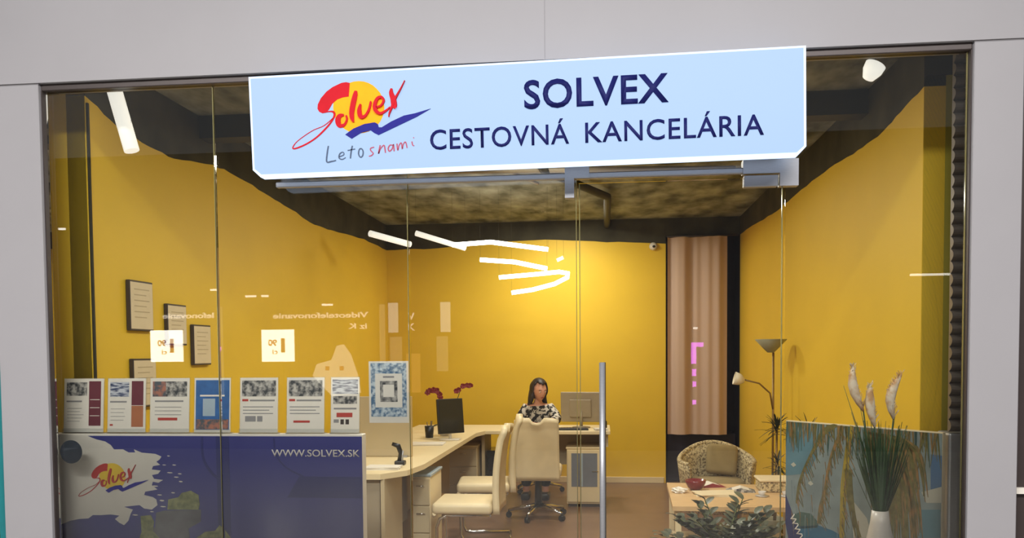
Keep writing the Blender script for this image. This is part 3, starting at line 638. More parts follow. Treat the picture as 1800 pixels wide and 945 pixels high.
# ================================================================ FRAMES on the left wall
def frame(y0, y1, z0, z1, label):
    t = thing('picture_frame', label, 'frame', (XL + .001, (y0 + y1) / 2, z0), 'framed certificates on the left wall')
    b = B(); b.box(M['trim_dark'], XL + .001, XL + .025, y0, y1, z0, z1, .003); b.build('frame', t)
    b = B(); b.box(M['cream_paper'], XL + .025, XL + .0262, y0 + .006, y1 - .006, z0 + .01, z1 - .01)
    for k in range(6):
        zz = z1 - .05 - k * (z1 - z0 - .09) / 6; b.box(M['beige'], XL + .0262, XL + .0268, y0 + .04, y1 - .04 - .03 * (k % 2), zz, zz + .006)
    b.build('certificate', t)
frame(.545, .775, 1.635, 1.905, 'cream certificate in thin dark frame, highest and nearest the glass on left wall')
frame(.93, 1.15, 1.56, 1.80, 'cream certificate in dark frame in the middle of the left wall group')
frame(1.235, 1.46, 1.44, 1.69, 'cream certificate in dark frame, farthest into the room on left wall')
frame(.56, .79, 1.22, 1.485, 'cream certificate in dark frame, lowest, just above the second brochure')

# ================================================================ DESKS
ZT = .75
t = thing('long_desk', 'cream worktop desk running along the left side towards the back', 'desk', (1.0, 2.8, 0))
b = B(); b.poly(M['cream'], [(.62, 1.42), (1.17, 1.42), (1.30, 1.60), (1.345, 1.9), (1.365, 4.10), (1.42, 4.335), (.62, 4.335)], lambda u, v, d: Vector((u, v, ZT - d)), 0, .035); b.build('worktop', t)
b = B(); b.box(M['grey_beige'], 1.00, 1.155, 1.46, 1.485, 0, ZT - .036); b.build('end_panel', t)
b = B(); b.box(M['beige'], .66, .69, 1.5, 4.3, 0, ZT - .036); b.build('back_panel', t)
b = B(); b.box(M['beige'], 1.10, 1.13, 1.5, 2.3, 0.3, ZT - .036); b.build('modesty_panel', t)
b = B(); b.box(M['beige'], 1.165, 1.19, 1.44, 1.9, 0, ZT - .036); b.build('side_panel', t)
t = thing('return_desk', 'cream desk across the back where the seated woman works', 'desk', (1.6, 4.7, 0))
b = B(); b.box(M['cream'], .62, 2.62, 4.34, 5.02, ZT - .035, ZT, .004); b.build('worktop', t)
b = B(); b.box(M['beige'], 1.36, 1.39, 4.5, 4.98, 0, ZT - .036); b.build('leg_panel', t)
b = B(); b.box(M['beige'], 2.575, 2.60, 4.42, 4.98, 0.59, ZT - .036); b.build('leg_panel', t)
b = B(); b.box(M['beige'], 1.98, 2.57, 4.86, 4.88, .36, ZT - .036); b.build('modesty_panel', t)
b = B(); b.box(M['beige'], .66, 1.35, 4.86, 4.88, .05, ZT - .036); b.build('modesty_panel', t)
# small screen board standing on the near desk end
t = thing('desk_partition', 'beige partition board standing on the desk behind the notice', 'partition', (.9, 2.3, ZT))
b = B(); b.box(M['beige'], .66, 1.17, 2.30, 2.33, ZT + .001, 1.19, .004); b.build('board', t)
b = B(); b.box(M['steel'], .70, .76, 2.26, 2.37, ZT, ZT + .012); b.box(M['steel'], 1.08, 1.14, 2.26, 2.37, ZT, ZT + .012); b.build('foot', t)
# pedestal units
def pedestal(x0, x1, y0, y1, z1, label, top, door, group='under-desk cabinets'):
    t = thing('drawer_cabinet', label, 'cabinet', ((x0 + x1) / 2, (y0 + y1) / 2, 0), group)
    b = B(); b.box(M['cream'], x0, x1, y0, y1, .03, z1 - .02, .003); b.build('body', t)
    b = B(); b.box(top, x0 - .008, x1 + .008, y0 - .008, y1 + .008, z1 - .02, z1, .004); b.build('top', t)
    b = B(); b.box(M['trim_dark'], x0 + .02, x1 - .02, y0 + .02, y1 - .02, 0, .03); b.build('plinth', t)
    door(t, x0, x1, y0, y1, z1); return t
def door_glass(t, x0, x1, y0, y1, z1):
    b = B(); b.box(M['cream'], x0 + .008, x1 - .008, y0 - .014, y0, .05, z1 - .03, .003); d = b.build('door', t)
    b = B(); b.box(M['frost'], x0 + .045, x1 - .07, y0 - .016, y0 - .014, .20, z1 - .06); b.box(M['bluegrey'], x0 + .14, x0 + .155, y0 - .018, y0 - .016, .20, z1 - .06); b.build('frosted_panel', d)
    b = B(); b.tube(M['chrome'], [(x1 - .12, y0 - .02, .35), (x1 - .06, y0 - .02, .35)], .004, 8); b.build('handle', d)
def drawers(t, x0, x1, y0, y1, z1):
    h = (z1 - .07) / 3
    for k in range(3):
        z = .045 + k * h; b = B(); b.box(M['beige'], x0 + .006, x1 - .006, y0 - .014, y0, z, z + h - .008, .003); d = b.build('drawer', t)
        b = B(); b.tube(M['chrome'], [((x0 + x1) / 2 - .03, y0 - .02, z + h * .7), ((x0 + x1) / 2 + .03, y0 - .02, z + h * .7)], .004, 8); b.build('handle', d)
pedestal(2.20, 2.565, 4.45, 4.84, .585, 'cream cabinet with grey frosted door under the right end of back desk', M['cream'], door_glass)
pedestal(1.21, 1.345, 2.10, 2.50, .655, 'narrow cream drawer unit with pale blue top at the near desk', M['bluegrey'], drawers)
pedestal(1.05, 1.33, 4.40, 4.80, .60, 'cream drawer unit in the inner corner under the desks', M['cream'], drawers)
b = B(); b.box(M['screen'], 1.41, 1.56, 4.50, 4.85, .02, .56, .008, None, 2)
b.box(M['black'], 1.43, 1.54, 4.494, 4.502, .36, .50)
o = b.build('computer_tower'); tag(o, 'black computer tower on the floor under the desk corner', 'computer')
o.location.z = 0.0

# items on the desks
def paper(x, y, w_, d_, rz, label, n=4, name='paper_stack', m=None, z=ZT, group=None):
    b = B()
    for k in range(n):
        T = Matrix.Translation((x, y, z + .0015 + k * .004)) @ Matrix.Rotation(rz + random.uniform(-.12, .12), 4, 'Z')
        b.box(m or M['white'], -w_ / 2, w_ / 2, -d_ / 2, d_ / 2, -.0015, .002, 0, T)
    o = b.build(name); tag(o, label, 'papers', group); return o
paper(1.13, 1.66, .22, .13, .1, 'low stack of white papers on the near end of left desk', 5)
paper(1.10, 3.12, .30, .22, .15, 'white papers spread in front of the dark monitor', 3)
paper(1.99, 4.44, .20, .13, -.1, 'white papers on back desk in front of the woman', 4)
paper(2.53, 4.42, .12, .12, .2, 'small white stack at the right end of the back desk', 5)
# dark desk ornament near the end
t = thing('desk_phone', 'small dark phone with raised handset on the near end of left desk', 'phone', (1.19, 1.86, ZT))
b = B(); b.box(M['black'], 1.155, 1.225, 1.83, 1.89, ZT, ZT + .03, .008, None, 2); b.build('base', t)
b = B(); b.tube(M['black'], [(1.19, 1.86, ZT + .03), (1.195, 1.86, ZT + .08), (1.18, 1.85, ZT + .13), (1.14, 1.84, ZT + .145)], [.02, .016, .018, .012], 10); b.build('handset', t)
b = B(); b.tube(M['steel'], [(1.205, 1.84, ZT + .02), (1.215, 1.84, ZT + .10)], .006, 8); b.build('antenna', t)
# left monitor
t = thing('monitor', 'black-screened monitor standing on the left desk in front of the orchid', 'monitor', (1.24, 3.45, ZT))
T = Matrix.Translation((1.245, 3.45, .945)) @ Matrix.Rotation(math.radians(40), 4, 'Z') @ Matrix.Rotation(math.radians(-6), 4, 'X')
b = B(); b.box(M['black'], -.125, .125, -.012, .018, -.135, .165, .006, T, 2); b.build('housing', t)
b = B(); b.box(M['screen'], -.116, .116, -.0135, -.012, -.12, .155, 0, T); b.build('screen', t)
b = B(); b.tube(M['white'], [(1.235, 3.475, ZT), (1.235, 3.475, .93)], .014, 10); b.box(M['white'], 1.15, 1.32, 3.42, 3.54, ZT, ZT + .012, .004); b.build('stand', t)
# pen cup
t = thing('pen_cup', 'dark pen cup on the left desk beside the dark monitor', 'cup', (1.01, 3.68, ZT))
b = B(); b.lathe(M['black'], [(0, 0), (.034, 0), (.042, .105), (.037, .105), (.030, .01), (0, .01)], (1.01, 3.68, ZT), 20); b.build('cup', t)
b = B()
for dx, dy, h in ((.01, .01, .15), (-.015, 0, .14), (.02, -.01, .15)): b.tube(M['trim_dark'], [(1.01 + dx * .4, 3.68 + dy * .4, ZT + .012), (1.01 + dx * 1.4, 3.68 + dy, ZT + h)], .0035, 6)
b.build('pen', t)
# orchid
t = thing('orchid', 'orchid with two crimson flower sprays behind the dark monitor', 'plant', (1.12, 3.85, ZT))
c0 = (1.12, 3.85)
b = B(); b.lathe(M['vase'], [(0, 0), (.045, 0), (.06, .10), (.055, .105), (.045, .09), (0, .085)], (*c0, ZT), 20); b.build('pot', t)
s1 = [(1.12, 3.85, .83), (1.09, 3.85, .98), (1.10, 3.85, 1.10), (1.07, 3.86, 1.16), (1.02, 3.86, 1.18), (.98, 3.86, 1.16)]
s2 = [(1.13, 3.85, .83), (1.20, 3.85, 1.0), (1.25, 3.85, 1.12), (1.27, 3.86, 1.19), (1.31, 3.86, 1.215), (1.36, 3.86, 1.21)]
b = B(); b.tube(M['stem'], s1, .004, 6); b.tube(M['stem'], s2, .004, 6); b.build('stem', t)
b = B()
for a in range(5): b.leaf(M['leaf_dark'], (*c0, .835), (math.cos(a * 1.3), math.sin(a * 1.3), .5), .17, .05, .5)
b.build('foliage', t)
def flower(b, c, r):
    for a in range(5):
        an = a * 2 * PI / 5 + random.random(); d = Vector((math.cos(an), -.5, math.sin(an)))
        b.leaf(M['petal_red'], c, d, r, r * .9, .1, up=Vector((0, 1, 0)))
b = B()
for c in [(1.075, 3.85, 1.13), (1.05, 3.85, 1.165), (1.02, 3.85, 1.17), (.99, 3.85, 1.165), (.965, 3.85, 1.15), (1.08, 3.85, 1.10)]: flower(b, c, .034)
b.build('flower_spray', t)
b = B()
for c in [(1.25, 3.85, 1.17), (1.29, 3.85, 1.205), (1.33, 3.85, 1.21), (1.36, 3.85, 1.21), (1.23, 3.85, 1.16)]: flower(b, c, .030)
b.build('flower_spray', t)
# right monitor (seen from behind)
t = thing('monitor', 'taupe monitor seen from behind on the right end of back desk', 'monitor', (2.33, 4.72, ZT))
T = Matrix.Translation((2.33, 4.72, .955)) @ Matrix.Rotation(math.radians(-8), 4, 'Z') @ Matrix.Rotation(math.radians(5), 4, 'X')
b = B(); b.box(M['mon_back'], -.20, .20, -.012, .014, -.15, .15, .008, T, 2); b.box(M['mon_back'], -.11, .11, -.03, -.01, -.10, .08, .01, T, 2); b.build('housing', t)
b = B(); b.box(M['screen'], -.19, .19, .014, .0155, -.135, .14, 0, T); b.build('screen', t)
b = B(); b.tube(M['mon_back'], [(2.335, 4.70, ZT), (2.335, 4.70, .92)], .016, 10); b.lathe(M['mon_back'], [(0, 0), (.09, 0), (.09, .008), (.03, .018), (0, .018)], (2.335, 4.70, ZT), 24); b.build('stand', t)
b = B(); b.box(M['black'], -.17, .17, -.055, .055, 0, .018, .006, Matrix.Translation((2.24, 4.45, ZT)) @ Matrix.Rotation(.06, 4, 'Z'), 2)
for i in range(11):
    for j in range(4): b.box(M['trim_dark'], -.16 + i * .029, -.136 + i * .029, -.048 + j * .025, -.028 + j * .025, .018, .022, 0, Matrix.Translation((2.24, 4.45, ZT)) @ Matrix.Rotation(.06, 4, 'Z'))
o = b.build('keyboard'); tag(o, 'black keyboard at the front edge of back desk before the taupe monitor', 'keyboard')
b = B(); b.lathe(M['black'], [(0, 0), (.02, 0), (.026, .012), (.024, .07), (.012, .085), (0, .085)], (2.565, 4.60, ZT), 14); o = b.build('webcam_base'); tag(o, 'small black device at the right end of back desk', 'device')

# ================================================================ CHAIRS
def make_chair(label):
    """high-backed cream chair on a chrome loop base; faces +X locally"""
    t = thing('visitor_chair', label, 'chair', (0, 0, 0), 'cream high-backed chairs around the desks')
    b = B(); b.box(M['leather'], -.20, .22, -.215, .215, .395, .475, .03, None, 4)
    for k in range(7):   # puckered lower edge
        a = -.18 + k * .06; b.tube(M['leather'], [(.0 + .2, a - .02, .40), (.21, a, .385), (.2, a + .02, .40)], .014, 6)
    b.build('seat', t)
    # tall back: curved slab with scooped grip
    n = 14; bm = B(); prof = []
    for k in range(n + 1):
        tt = k / n; z = .40 + tt * .60; x = -.205 - .05 * tt + .025 * math.sin(tt * PI) - (.0 if tt < .92 else .01)
        prof.append((x, z))
    cols = 13; grid = []
    for side in (0, 1):
        g = []
        for (x, z) in prof:
            row = []
            for c in range(cols):
                yy = -.20 + .40 * c / (cols - 1); f = (z - .40) / .60
                zz = z
                if f > .80:   # scoop in the middle of the top
                    zz = z - .050 * ((f - .80) / .20) * max(0, 1 - (yy / .065) ** 2) ** .5 if abs(yy) < .065 else z
                    zz -= .02 * ((f - .8) / .2) * (abs(yy) / .2) ** 6
                row.append(bm.bm.verts.new((x - (.045 if side else 0) - .012 * (yy / .2) ** 2 + .01, yy * (1 - .03 * f), zz)))
            g.append(row)
        grid.append(g)
    i_ = bm.mi(M['leather'])
    def F(a):
        f = bm.bm.faces.new(a); f.material_index = i_; f.smooth = True
    for g in grid:
        for r in range(n):
            for c in range(cols - 1): F([g[r][c], g[r][c + 1], g[r + 1][c + 1], g[r + 1][c]])
    for r in range(n):
        for c in (0, cols - 1): F([grid[0][r][c], grid[0][r + 1][c], grid[1][r + 1][c], grid[1][r][c]])
    for c in range(cols - 1):
        for r in (0, n): F([grid[0][r][c], grid[0][r][c + 1], grid[1][r][c + 1], grid[1][r][c]])
    bm.build('backrest', t)
    # chrome frame: two side loops and a floor bar
    for s in (-1, 1):
        b = B(); y = s * .17
        b.tube(M['chrome'], [(-.18, y, .385), (.12, y, .385), (.17, y, .36), (.19, y, .30), (.19, y, .06), (.17, y, .02), (.12, y, .013), (-.20, y, .013)], .0115, 10)
        b.build('side_loop', t)
    b = B(); b.tube(M['chrome'], [(-.20, -.17, .013), (-.20, .17, .013)], .0115, 10); b.build('floor_bar', t)
    b = B(); b.tube(M['chrome'], [(-.18, -.17, .385), (-.18, .17, .385)], .010, 10); b.build('crossbar', t)
    b = B(); b.tube(M['chrome'], [(.10, -.17, .385), (.10, .17, .385)], .010, 10); b.build('crossbar', t)
    return t
ch1 = make_chair('nearest cream high-backed chair, side on, its seat towards the left desk')
ch1.location = (1.60, 2.16, 0); ch1.rotation_euler = (0, 0, PI)
copy_tree(ch1, (1.60, 3.05, 0), PI + .10, 'second cream side-on chair, standing behind the nearest one')
# swivel variant for the chair seen from behind
def swivel_chair(loc, rz, label, shell, name='office_chair'):
    t = thing(name, label, 'chair', (0, 0, 0))
    for c in ch1.children:
        if c.name.split('.')[0] in ('seat', 'backrest'):
            d = c.copy(); COL.objects.link(d); d.parent = t; d.name = c.name.split('.')[0]
            if 'back' in d.name: d.scale = (1, 1, .93)
    b = B(); b.tube(M['black'], [(0, 0, .13), (0, 0, .38)], [.035, .028], 14); b.build('gas_lift', t); b = B(); b.box(M['black'], -.11, .11, -.11, .11, .37, .396, .01); b.build('seat_plate', t)
    for k in range(5):
        a = k * 2 * PI / 5 + .3; b = B(); c, s = math.cos(a), math.sin(a)
        b.tube(M['chrome'], [(0, 0, .12), (c * .14, s * .14, .095), (c * .27, s * .27, .07)], [.024, .018, .013], 10); lg = b.build('base_arm', t)
        b = B(); b.tube(M['black'], [(c * .27 - s * .018, s * .27 + c * .018, .028), (c * .27 + s * .018, s * .27 - c * .018, .028)], .027, 14); b.tube(M['black'], [(c * .27, s * .27, .028), (c * .27, s * .27, .075)], .008, 8); b.build('caster', lg)
    t.location = loc; t.rotation_euler = (0, 0, rz); return t
swivel_chair((1.965, 3.90, 0), PI / 2 + .03, 'cream high-backed swivel chair seen from behind, facing the seated woman', None)
# woman's own office chair
t = thing('task_chair', 'cream low chair with chrome feet the woman sits on behind the desk', 'chair', (1.86, 5.32, 0))
b = B(); b.box(M['leather'], 1.64, 2.08, 5.10, 5.52, .36, .43, .03, None, 4); b.build('seat', t)
b = B(); b.box(M['leather'], 1.67, 2.05, 5.50, 5.555, .45, .80, .025, None, 4); b.build('backrest', t)
b = B(); b.tube(M['black'], [(1.86, 5.32, .12), (1.86, 5.32, .36)], .03, 12); b.build('gas_lift', t)
b = B(); b.tube(M['black'], [(1.86, 5.5, .38), (1.86, 5.57, .40), (1.86, 5.57, .6)], .014, 8); b.build('back_support', t)
for k in range(5):
    a = k * 2 * PI / 5 + .1; c, s = math.cos(a), math.sin(a); b = B()
    b.tube(M['chrome'], [(1.86, 5.32, .11), (1.86 + c * .25, 5.32 + s * .25, .065)], [.022, .012], 10); lg = b.build('base_arm', t)
    b = B(); b.tube(M['black'], [(1.86 + c * .25 - s * .018, 5.32 + s * .25 + c * .018, .028), (1.86 + c * .25 + s * .018, 5.32 + s * .25 - c * .018, .028)], .027, 12); b.build('caster', lg)

# ================================================================ PERSON
def skin_mesh(name, joints, edges, parent, m, sub=2, root=0):
    me = bpy.data.meshes.new(name + '_g'); me.from_pydata([j[0] for j in joints], edges, []); o = bpy.data.objects.new(name + '_g', me); COL.objects.link(o)
    md = o.modifiers.new('s', 'SKIN'); md.use_smooth_shade = True; sub_ = o.modifiers.new('u', 'SUBSURF'); sub_.levels = sub; sub_.render_levels = sub
    for i, j in enumerate(joints):
        r = j[1] if isinstance(j[1], tuple) else (j[1], j[1]); me.skin_vertices[0].data[i].radius = r
        me.skin_vertices[0].data[i].use_root = (i == root)
    dg = bpy.context.evaluated_depsgraph_get(); out = bpy.data.meshes.new_from_object(o.evaluated_get(dg)); bpy.data.objects.remove(o)
    out.name = name; out.materials.clear(); out.materials.append(m)
    return out
def put(name, meshes, parent):
    bm = bmesh.new(); ms = []
    for me in meshes:
        if me.materials[0] not in ms: ms.append(me.materials[0])
        k = ms.index(me.materials[0]); n0 = len(bm.faces); bm.from_mesh(me); bm.faces.ensure_lookup_table()
        for f in bm.faces[n0:]: f.material_index = k; f.smooth = True
    off = wloc(parent)
    for v in bm.verts: v.co -= off
    me = bpy.data.meshes.new(name); bm.to_mesh(me); bm.free(); [me.materials.append(x) for x in ms]
    o = bpy.data.objects.new(name, me); COL.objects.link(o); o.parent = parent; return o
PX, PY = 1.86, 5.28
pt = thing('person', 'woman with long dark hair in black and white patterned blouse seated at back desk', 'person', (PX, PY, .43))
P = lambda x, y, z: (PX + x, PY + y, z)
J = [(P(0, .06, .50), (.15, .12)), (P(0, .04, .62), (.125, .10)), (P(0, .01, .76), (.135, .10)), (P(0, .0, .88), (.13, .085)), (P(0, -.01, .95), (.055, .05)), (P(.004, -.025, 1.0), (.042, .042)), (P(.01, -.035, 1.04), (.045, .05)),
     (P(-.13, .01, .905), .055), (P(-.20, -.05, .77), .043), (P(-.14, -.28, .790), .031), (P(-.06, -.355, .785), .024),
     (P(.13, .0, .905), .055), (P(.215, -.10, .79), .043), (P(.15, -.32, .790), .031), (P(.11, -.40, .782), .024),
     (P(-.09, .02, .50), .085), (P(-.10, -.34, .50), .066), (P(-.10, -.36, .28), .05), (P(-.10, -.34, .08), .036), (P(-.10, -.44, .035), .034),
     (P(.09, .02, .50), .085), (P(.10, -.34, .50), .066), (P(.10, -.36, .28), .05), (P(.10, -.34, .08), .036), (P(.10, -.44, .035), .034)]
E_ = [(0, 1), (1, 2), (2, 3), (3, 4), (4, 5), (5, 6), (3, 7), (7, 8), (8, 9), (9, 10), (3, 11), (11, 12), (12, 13), (13, 14), (0, 15), (15, 16), (16, 17), (17, 18), (18, 19), (0, 20), (20, 21), (21, 22), (22, 23), (23, 24)]
body = skin_mesh('body', J, E_, pt, M['skin'])
# head: shaped ellipsoid with brow, nose, chin; turned towards the monitor
def head_mesh(c, yaw, pitch):
    bm = bmesh.new(); bmesh.ops.create_uvsphere(bm, u_segments=32, v_segments=24, radius=1)
    for v in bm.verts:
        x, y, z = v.co; 
        if z < 0: x *= 1 + .38 * z; 
        if z < -.2 and y < 0: y *= 1.02
        Y = y * .098; X = x * .074; Z = z * .112
        f = max(0, -y)
        Y -= .020 * f * math.exp(-((x / .16) ** 2 + ((z + .12) / .20) ** 2))            # nose
        Y -= .006 * f * math.exp(-((x / .45) ** 2 + ((z - .22) / .10) ** 2))            # brow
        Y += .008 * f * (math.exp(-(((x - .36) / .16) ** 2 + ((z - .03) / .10) ** 2)) + math.exp(-(((x + .36) / .16) ** 2 + ((z - .03) / .10) ** 2)))
        Y -= .006 * f * math.exp(-((x / .25) ** 2 + ((z + .50) / .08) ** 2))            # lips
        Y -= .010 * f * math.exp(-((x / .3) ** 2 + ((z + .82) / .16) ** 2))             # chin
        v.co = (X, Y, Z)
    for s in (-1, 1):   # ears
        r = bmesh.ops.create_uvsphere(bm, u_segments=12, v_segments=8, radius=1)
        for v in r['verts']: v.co = Vector((s * .073 + v.co.x * .009, .012 + v.co.y * .018, -.008 + v.co.z * .03))
    Mt = Matrix.Translation(c) @ Matrix.Rotation(yaw, 4, 'Z') @ Matrix.Rotation(pitch, 4, 'X'); bm.transform(Mt)
    me = bpy.data.meshes.new('h'); bm.to_mesh(me); bm.free(); me.materials.append(M['skin']); return me, Mt
HC = P(.015, -.05, 1.095)
hd, HM = head_mesh(HC, math.radians(32), math.radians(10))
def hand(c, d, s):
    """palm and five fingers lying on the desk; d = pointing direction, s = thumb side"""
    d = Vector(d).normalized(); side = Vector((-d.y, d.x, 0)) * s; c = Vector(c); js = [(tuple(c), (.024, .014)), (tuple(c + d * .045), (.034, .013)), (tuple(c + d * .075), (.036, .011))]; ed = [(0, 1), (1, 2)]
    for k, (o, l) in enumerate([(.030, .062), (.011, .075), (-.009, .070), (-.028, .055)]):
        b0 = c + d * .078 + side * o; i = len(js)
        js += [(tuple(b0), .0085), (tuple(b0 + d * l * .5 + Vector((0, 0, .010))), .008), (tuple(b0 + d * l - Vector((0, 0, .006))), .0065)]; ed += [(2, i), (i, i + 1), (i + 1, i + 2)]
    i = len(js); js += [(tuple(c + d * .03 + side * .035), .010), (tuple(c + d * .06 + side * .055 - Vector((0, 0, .004))), .0085)]; ed += [(1, i), (i, i + 1)]
    return skin_mesh('hand', js, ed, None, M['skin'], 1)
h1 = hand(P(-.06, -.355, .785), (.6, -.7, -.12), -1); h2 = hand(P(.11, -.40, .782), (.35, -.9, -.12), 1)
put('body', [body, hd, h1, h2], pt)
b = B()
for sx_ in (-1, 1):
    b = B(); T = HM @ Matrix.Translation((sx_ * .030, -.084, .004)); b.lathe(M['eye'], [(0, -.008), (.007, -.005), (.0105, 0), (.007, .005), (0, .008)], (0, 0, 0), 12, T)
    T2 = HM @ Matrix.Translation((sx_ * .030, -.0935, .004)); b.lathe(M['hair'], [(0, -.0045), (.0045, 0), (0, .0045)], (0, 0, 0), 10, T2)
    b.tube(M['hair'], [HM @ Vector((sx_ * .016, -.094, .022)), HM @ Vector((sx_ * .032, -.092, .027)), HM @ Vector((sx_ * .046, -.080, .022))], .0028, 6)
    b.build('eye', pt)
b = B(); b.tube(M['lip'], [HM @ Vector((x, -.096 + abs(x) * .4, -.056)) for x in (-.022, -.010, 0, .010, .022)], [.001, .004, .005, .004, .001], 8); b.build('lips', pt)
# hair: cap open at the face, falling over her right shoulder
bm = bmesh.new(); bmesh.ops.create_uvsphere(bm, u_segments=36, v_segments=26, radius=1); kill = []
for v in bm.verts:
    x, y, z = v.co
    if (y < -.42 and z < .52 + .25 * abs(x)) or z < -.72: kill.append(v)
    v.co = Vector((x * .086 * (1 + .03 * math.sin(9 * x + 5 * z)), y * .108 + .008, z * .122 + .008))
bmesh.ops.delete(bm, geom=kill, context='VERTS'); bmesh.ops.solidify(bm, geom=bm.faces[:], thickness=-.010)
bm.transform(HM); bb = B(); bb.merge(bm, M['hair'], smooth=True)
for k in range(16):
    a = math.radians(5 + k * 12.5); r0 = .078
    st_ = HM @ Vector((math.cos(a) * r0, math.sin(a) * .1 + .01, -.01)); side = math.cos(a)
    if side < 0: L_ = [(st_), st_ + Vector((-.012, .0, -.08)), Vector(P(-.085 - .006 * (k % 3), -.03 + .012 * (k % 4), .95)), Vector(P(-.095, -.07 + .008 * (k % 5), .86))]
    else: L_ = [st_, st_ + Vector((.0, .01, -.07)), Vector(P(.03 + .05 * side, .085, .95)), Vector(P(.03 + .05 * side, .10, .87))]
    bb.tube(M['hair'], L_, [.017, .019, .016, .005], 8)
bb.build('hair', pt)
# blouse and trousers over the body
Jb = [(P(0, .06, .50), (.165, .135)), (P(0, .04, .62), (.142, .118)), (P(0, .01, .76), (.150, .118)), (P(0, .0, .880), (.140, .095)), (P(0, -.002, .915), (.080, .060)),
      (P(-.13, .01, .905), .068), (P(-.20, -.05, .77), .058), (P(-.155, -.24, .790), .045),
      (P(.13, .0, .905), .068), (P(.215, -.10, .79), .058), (P(.165, -.27, .790), .045)]
bl = skin_mesh('blouse', Jb, [(0, 1), (1, 2), (2, 3), (3, 4), (3, 5), (5, 6), (6, 7), (3, 8), (8, 9), (9, 10)], pt, M['blouse']); put('blouse', [bl], pt)
Jt = [(P(0, .06, .50), (.17, .14))] + [(P(s * .09, .02, .50), .098) for s in (-1, 1)] + [(P(s * .10, -.34, .505), .078) for s in (-1, 1)] + [(P(s * .10, -.36, .28), .064) for s in (-1, 1)] + [(P(s * .10, -.34, .11), .055) for s in (-1, 1)]
tr = skin_mesh('trousers', Jt, [(0, 1), (0, 2), (1, 3), (2, 4), (3, 5), (4, 6), (5, 7), (6, 8)], pt, M['trousers']); put('trousers', [tr], pt)
b = B()
for s in (-1, 1): b = B(); b.box(M['black'], PX + s * .10 - .045, PX + s * .10 + .045, PY - .52, PY - .27, .0, .075, .025, None, 3); b.build('shoe', pt)

# ================================================================ CURTAIN, camera
t = thing('curtain', 'long mauve curtain with deep folds in the back recess', 'curtain', (3.6, 5.93, .56))
nc = 90; b = B(); fr_, bk_ = [], []
i_ = b.mi(M['curtain'])
def cy(x): return 5.925 + .036 * math.sin((x - 3.27) * 22 + 1.6 * math.sin((x - 3.27) * 7)) + .010 * math.sin((x - 3.27) * 53)
for k in range(nc + 1):
    x = 3.275 + .655 * k / nc; y = cy(x)
    fr_.append([b.bm.verts.new((x, y, z)) for z in (.565, 1.4, 2.775)]); bk_.append([b.bm.verts.new((x, y + .006, z)) for z in (.565, 1.4, 2.775)])
for k in range(nc):
    for j in range(2):
        for g in (fr_, bk_):
            f = b.bm.faces.new([g[k][j], g[k + 1][j], g[k + 1][j + 1], g[k][j + 1]]); f.smooth = True; f.material_index = i_
b.build('drape', t)
b = B(); b.tube(M['trim_dark'], [(3.27, 5.93, 2.785), (4.05, 5.93, 2.785)], .010, 10); b.build('rail', t)
t = thing('security_camera', 'small white dome camera at the top of back wall left of curtain', 'camera', (3.12, YB - .03, 2.68))
b = B(); b.lathe(M['white'], [(0, .0), (.045, .0), (.045, .03), (.03, .05), (0, .055)], (0, 0, 0), 20, Matrix.Translation((3.12, YB - .001, 2.685)) @ Matrix.Rotation(PI / 2, 4, 'X')); b.build('housing', t)
b = B(); b.lathe(M['black'], [(0, -.016), (.014, -.009), (.018, 0), (.014, .009), (0, .016)], (3.125, YB - .055, 2.68), 14); b.build('lens', t)

# ================================================================ ARMCHAIR, TABLE
t = thing('wicker_armchair', 'woven wicker tub armchair behind the coffee table', 'armchair', (3.50, 3.5, 0))
def shell(b, m, r0, r1, zfn, z0, thick, cx=3.50, cy_=3.50, n=40, a0=-38, a1=218):
    i_ = b.mi(m); rows = []
    for k in range(n + 1):
        a = math.radians(a0 + (a1 - a0) * k / n); c, s_ = math.cos(a), math.sin(a); zt = zfn(math.degrees(a)); row = []
        for j in range(7):
            f = j / 6; z = z0 + (zt - z0) * f; rr = r0 + (r1 - r0) * f
            row.append((b.bm.verts.new((cx + c * rr, cy_ + s_ * rr, z)), b.bm.verts.new((cx + c * (rr - thick), cy_ + s_ * (rr - thick), z))))
        rows.append(row)
    def F(v):
        f = b.bm.faces.new(v); f.smooth = True; f.material_index = i_
    for k in range(n):
        for j in range(6):
            for q in (0, 1): F([rows[k][j][q], rows[k + 1][j][q], rows[k + 1][j + 1][q], rows[k][j + 1][q]])
        F([rows[k][6][0], rows[k + 1][6][0], rows[k + 1][6][1], rows[k][6][1]]); F([rows[k][0][0], rows[k + 1][0][0], rows[k + 1][0][1], rows[k][0][1]])
    for k in (0, n):
        for j in range(6): F([rows[k][j][0], rows[k][j + 1][0], rows[k][j + 1][1], rows[k][j][1]])
    return rows
zf = lambda a: .56 + .14 * math.exp(-((a - 90) / 62) ** 2)
b = B(); rows = shell(b, M['wicker'], .275, .325, zf, .16, .035); b.build('woven_shell', t)
b = B(); b.tube(M['wicker'], [((r[6][0]), ) for r in []] or [(3.50 + math.cos(math.radians(a)) * .308, 3.50 + math.sin(math.radians(a)) * .308, zf(a) + .005) for a in range(-38, 219, 8)], .020, 8); b.build('rolled_rim', t)
b = B(); b.lathe(M['cushion'], [(0, .33), (.20, .33), (.235, .36), (.235, .40), (.20, .43), (0, .44)], (3.50, 3.48, 0), 28); b.build('seat_cushion', t)
b = B(); b.box(M['cushion'], -.13, .13, -.045, .045, -.13, .13, .04, Matrix.Translation((3.565, 3.66, .57)) @ Matrix.Rotation(-.25, 4, 'X') @ Matrix.Rotation(.1, 4, 'Y'), 4); b.build('back_cushion', t)
b = B(); b.lathe(M['wicker'], [(0, .17), (.24, .17), (.24, .33), (0, .33)], (3.50, 3.48, 0), 28); b.build('seat_base', t)
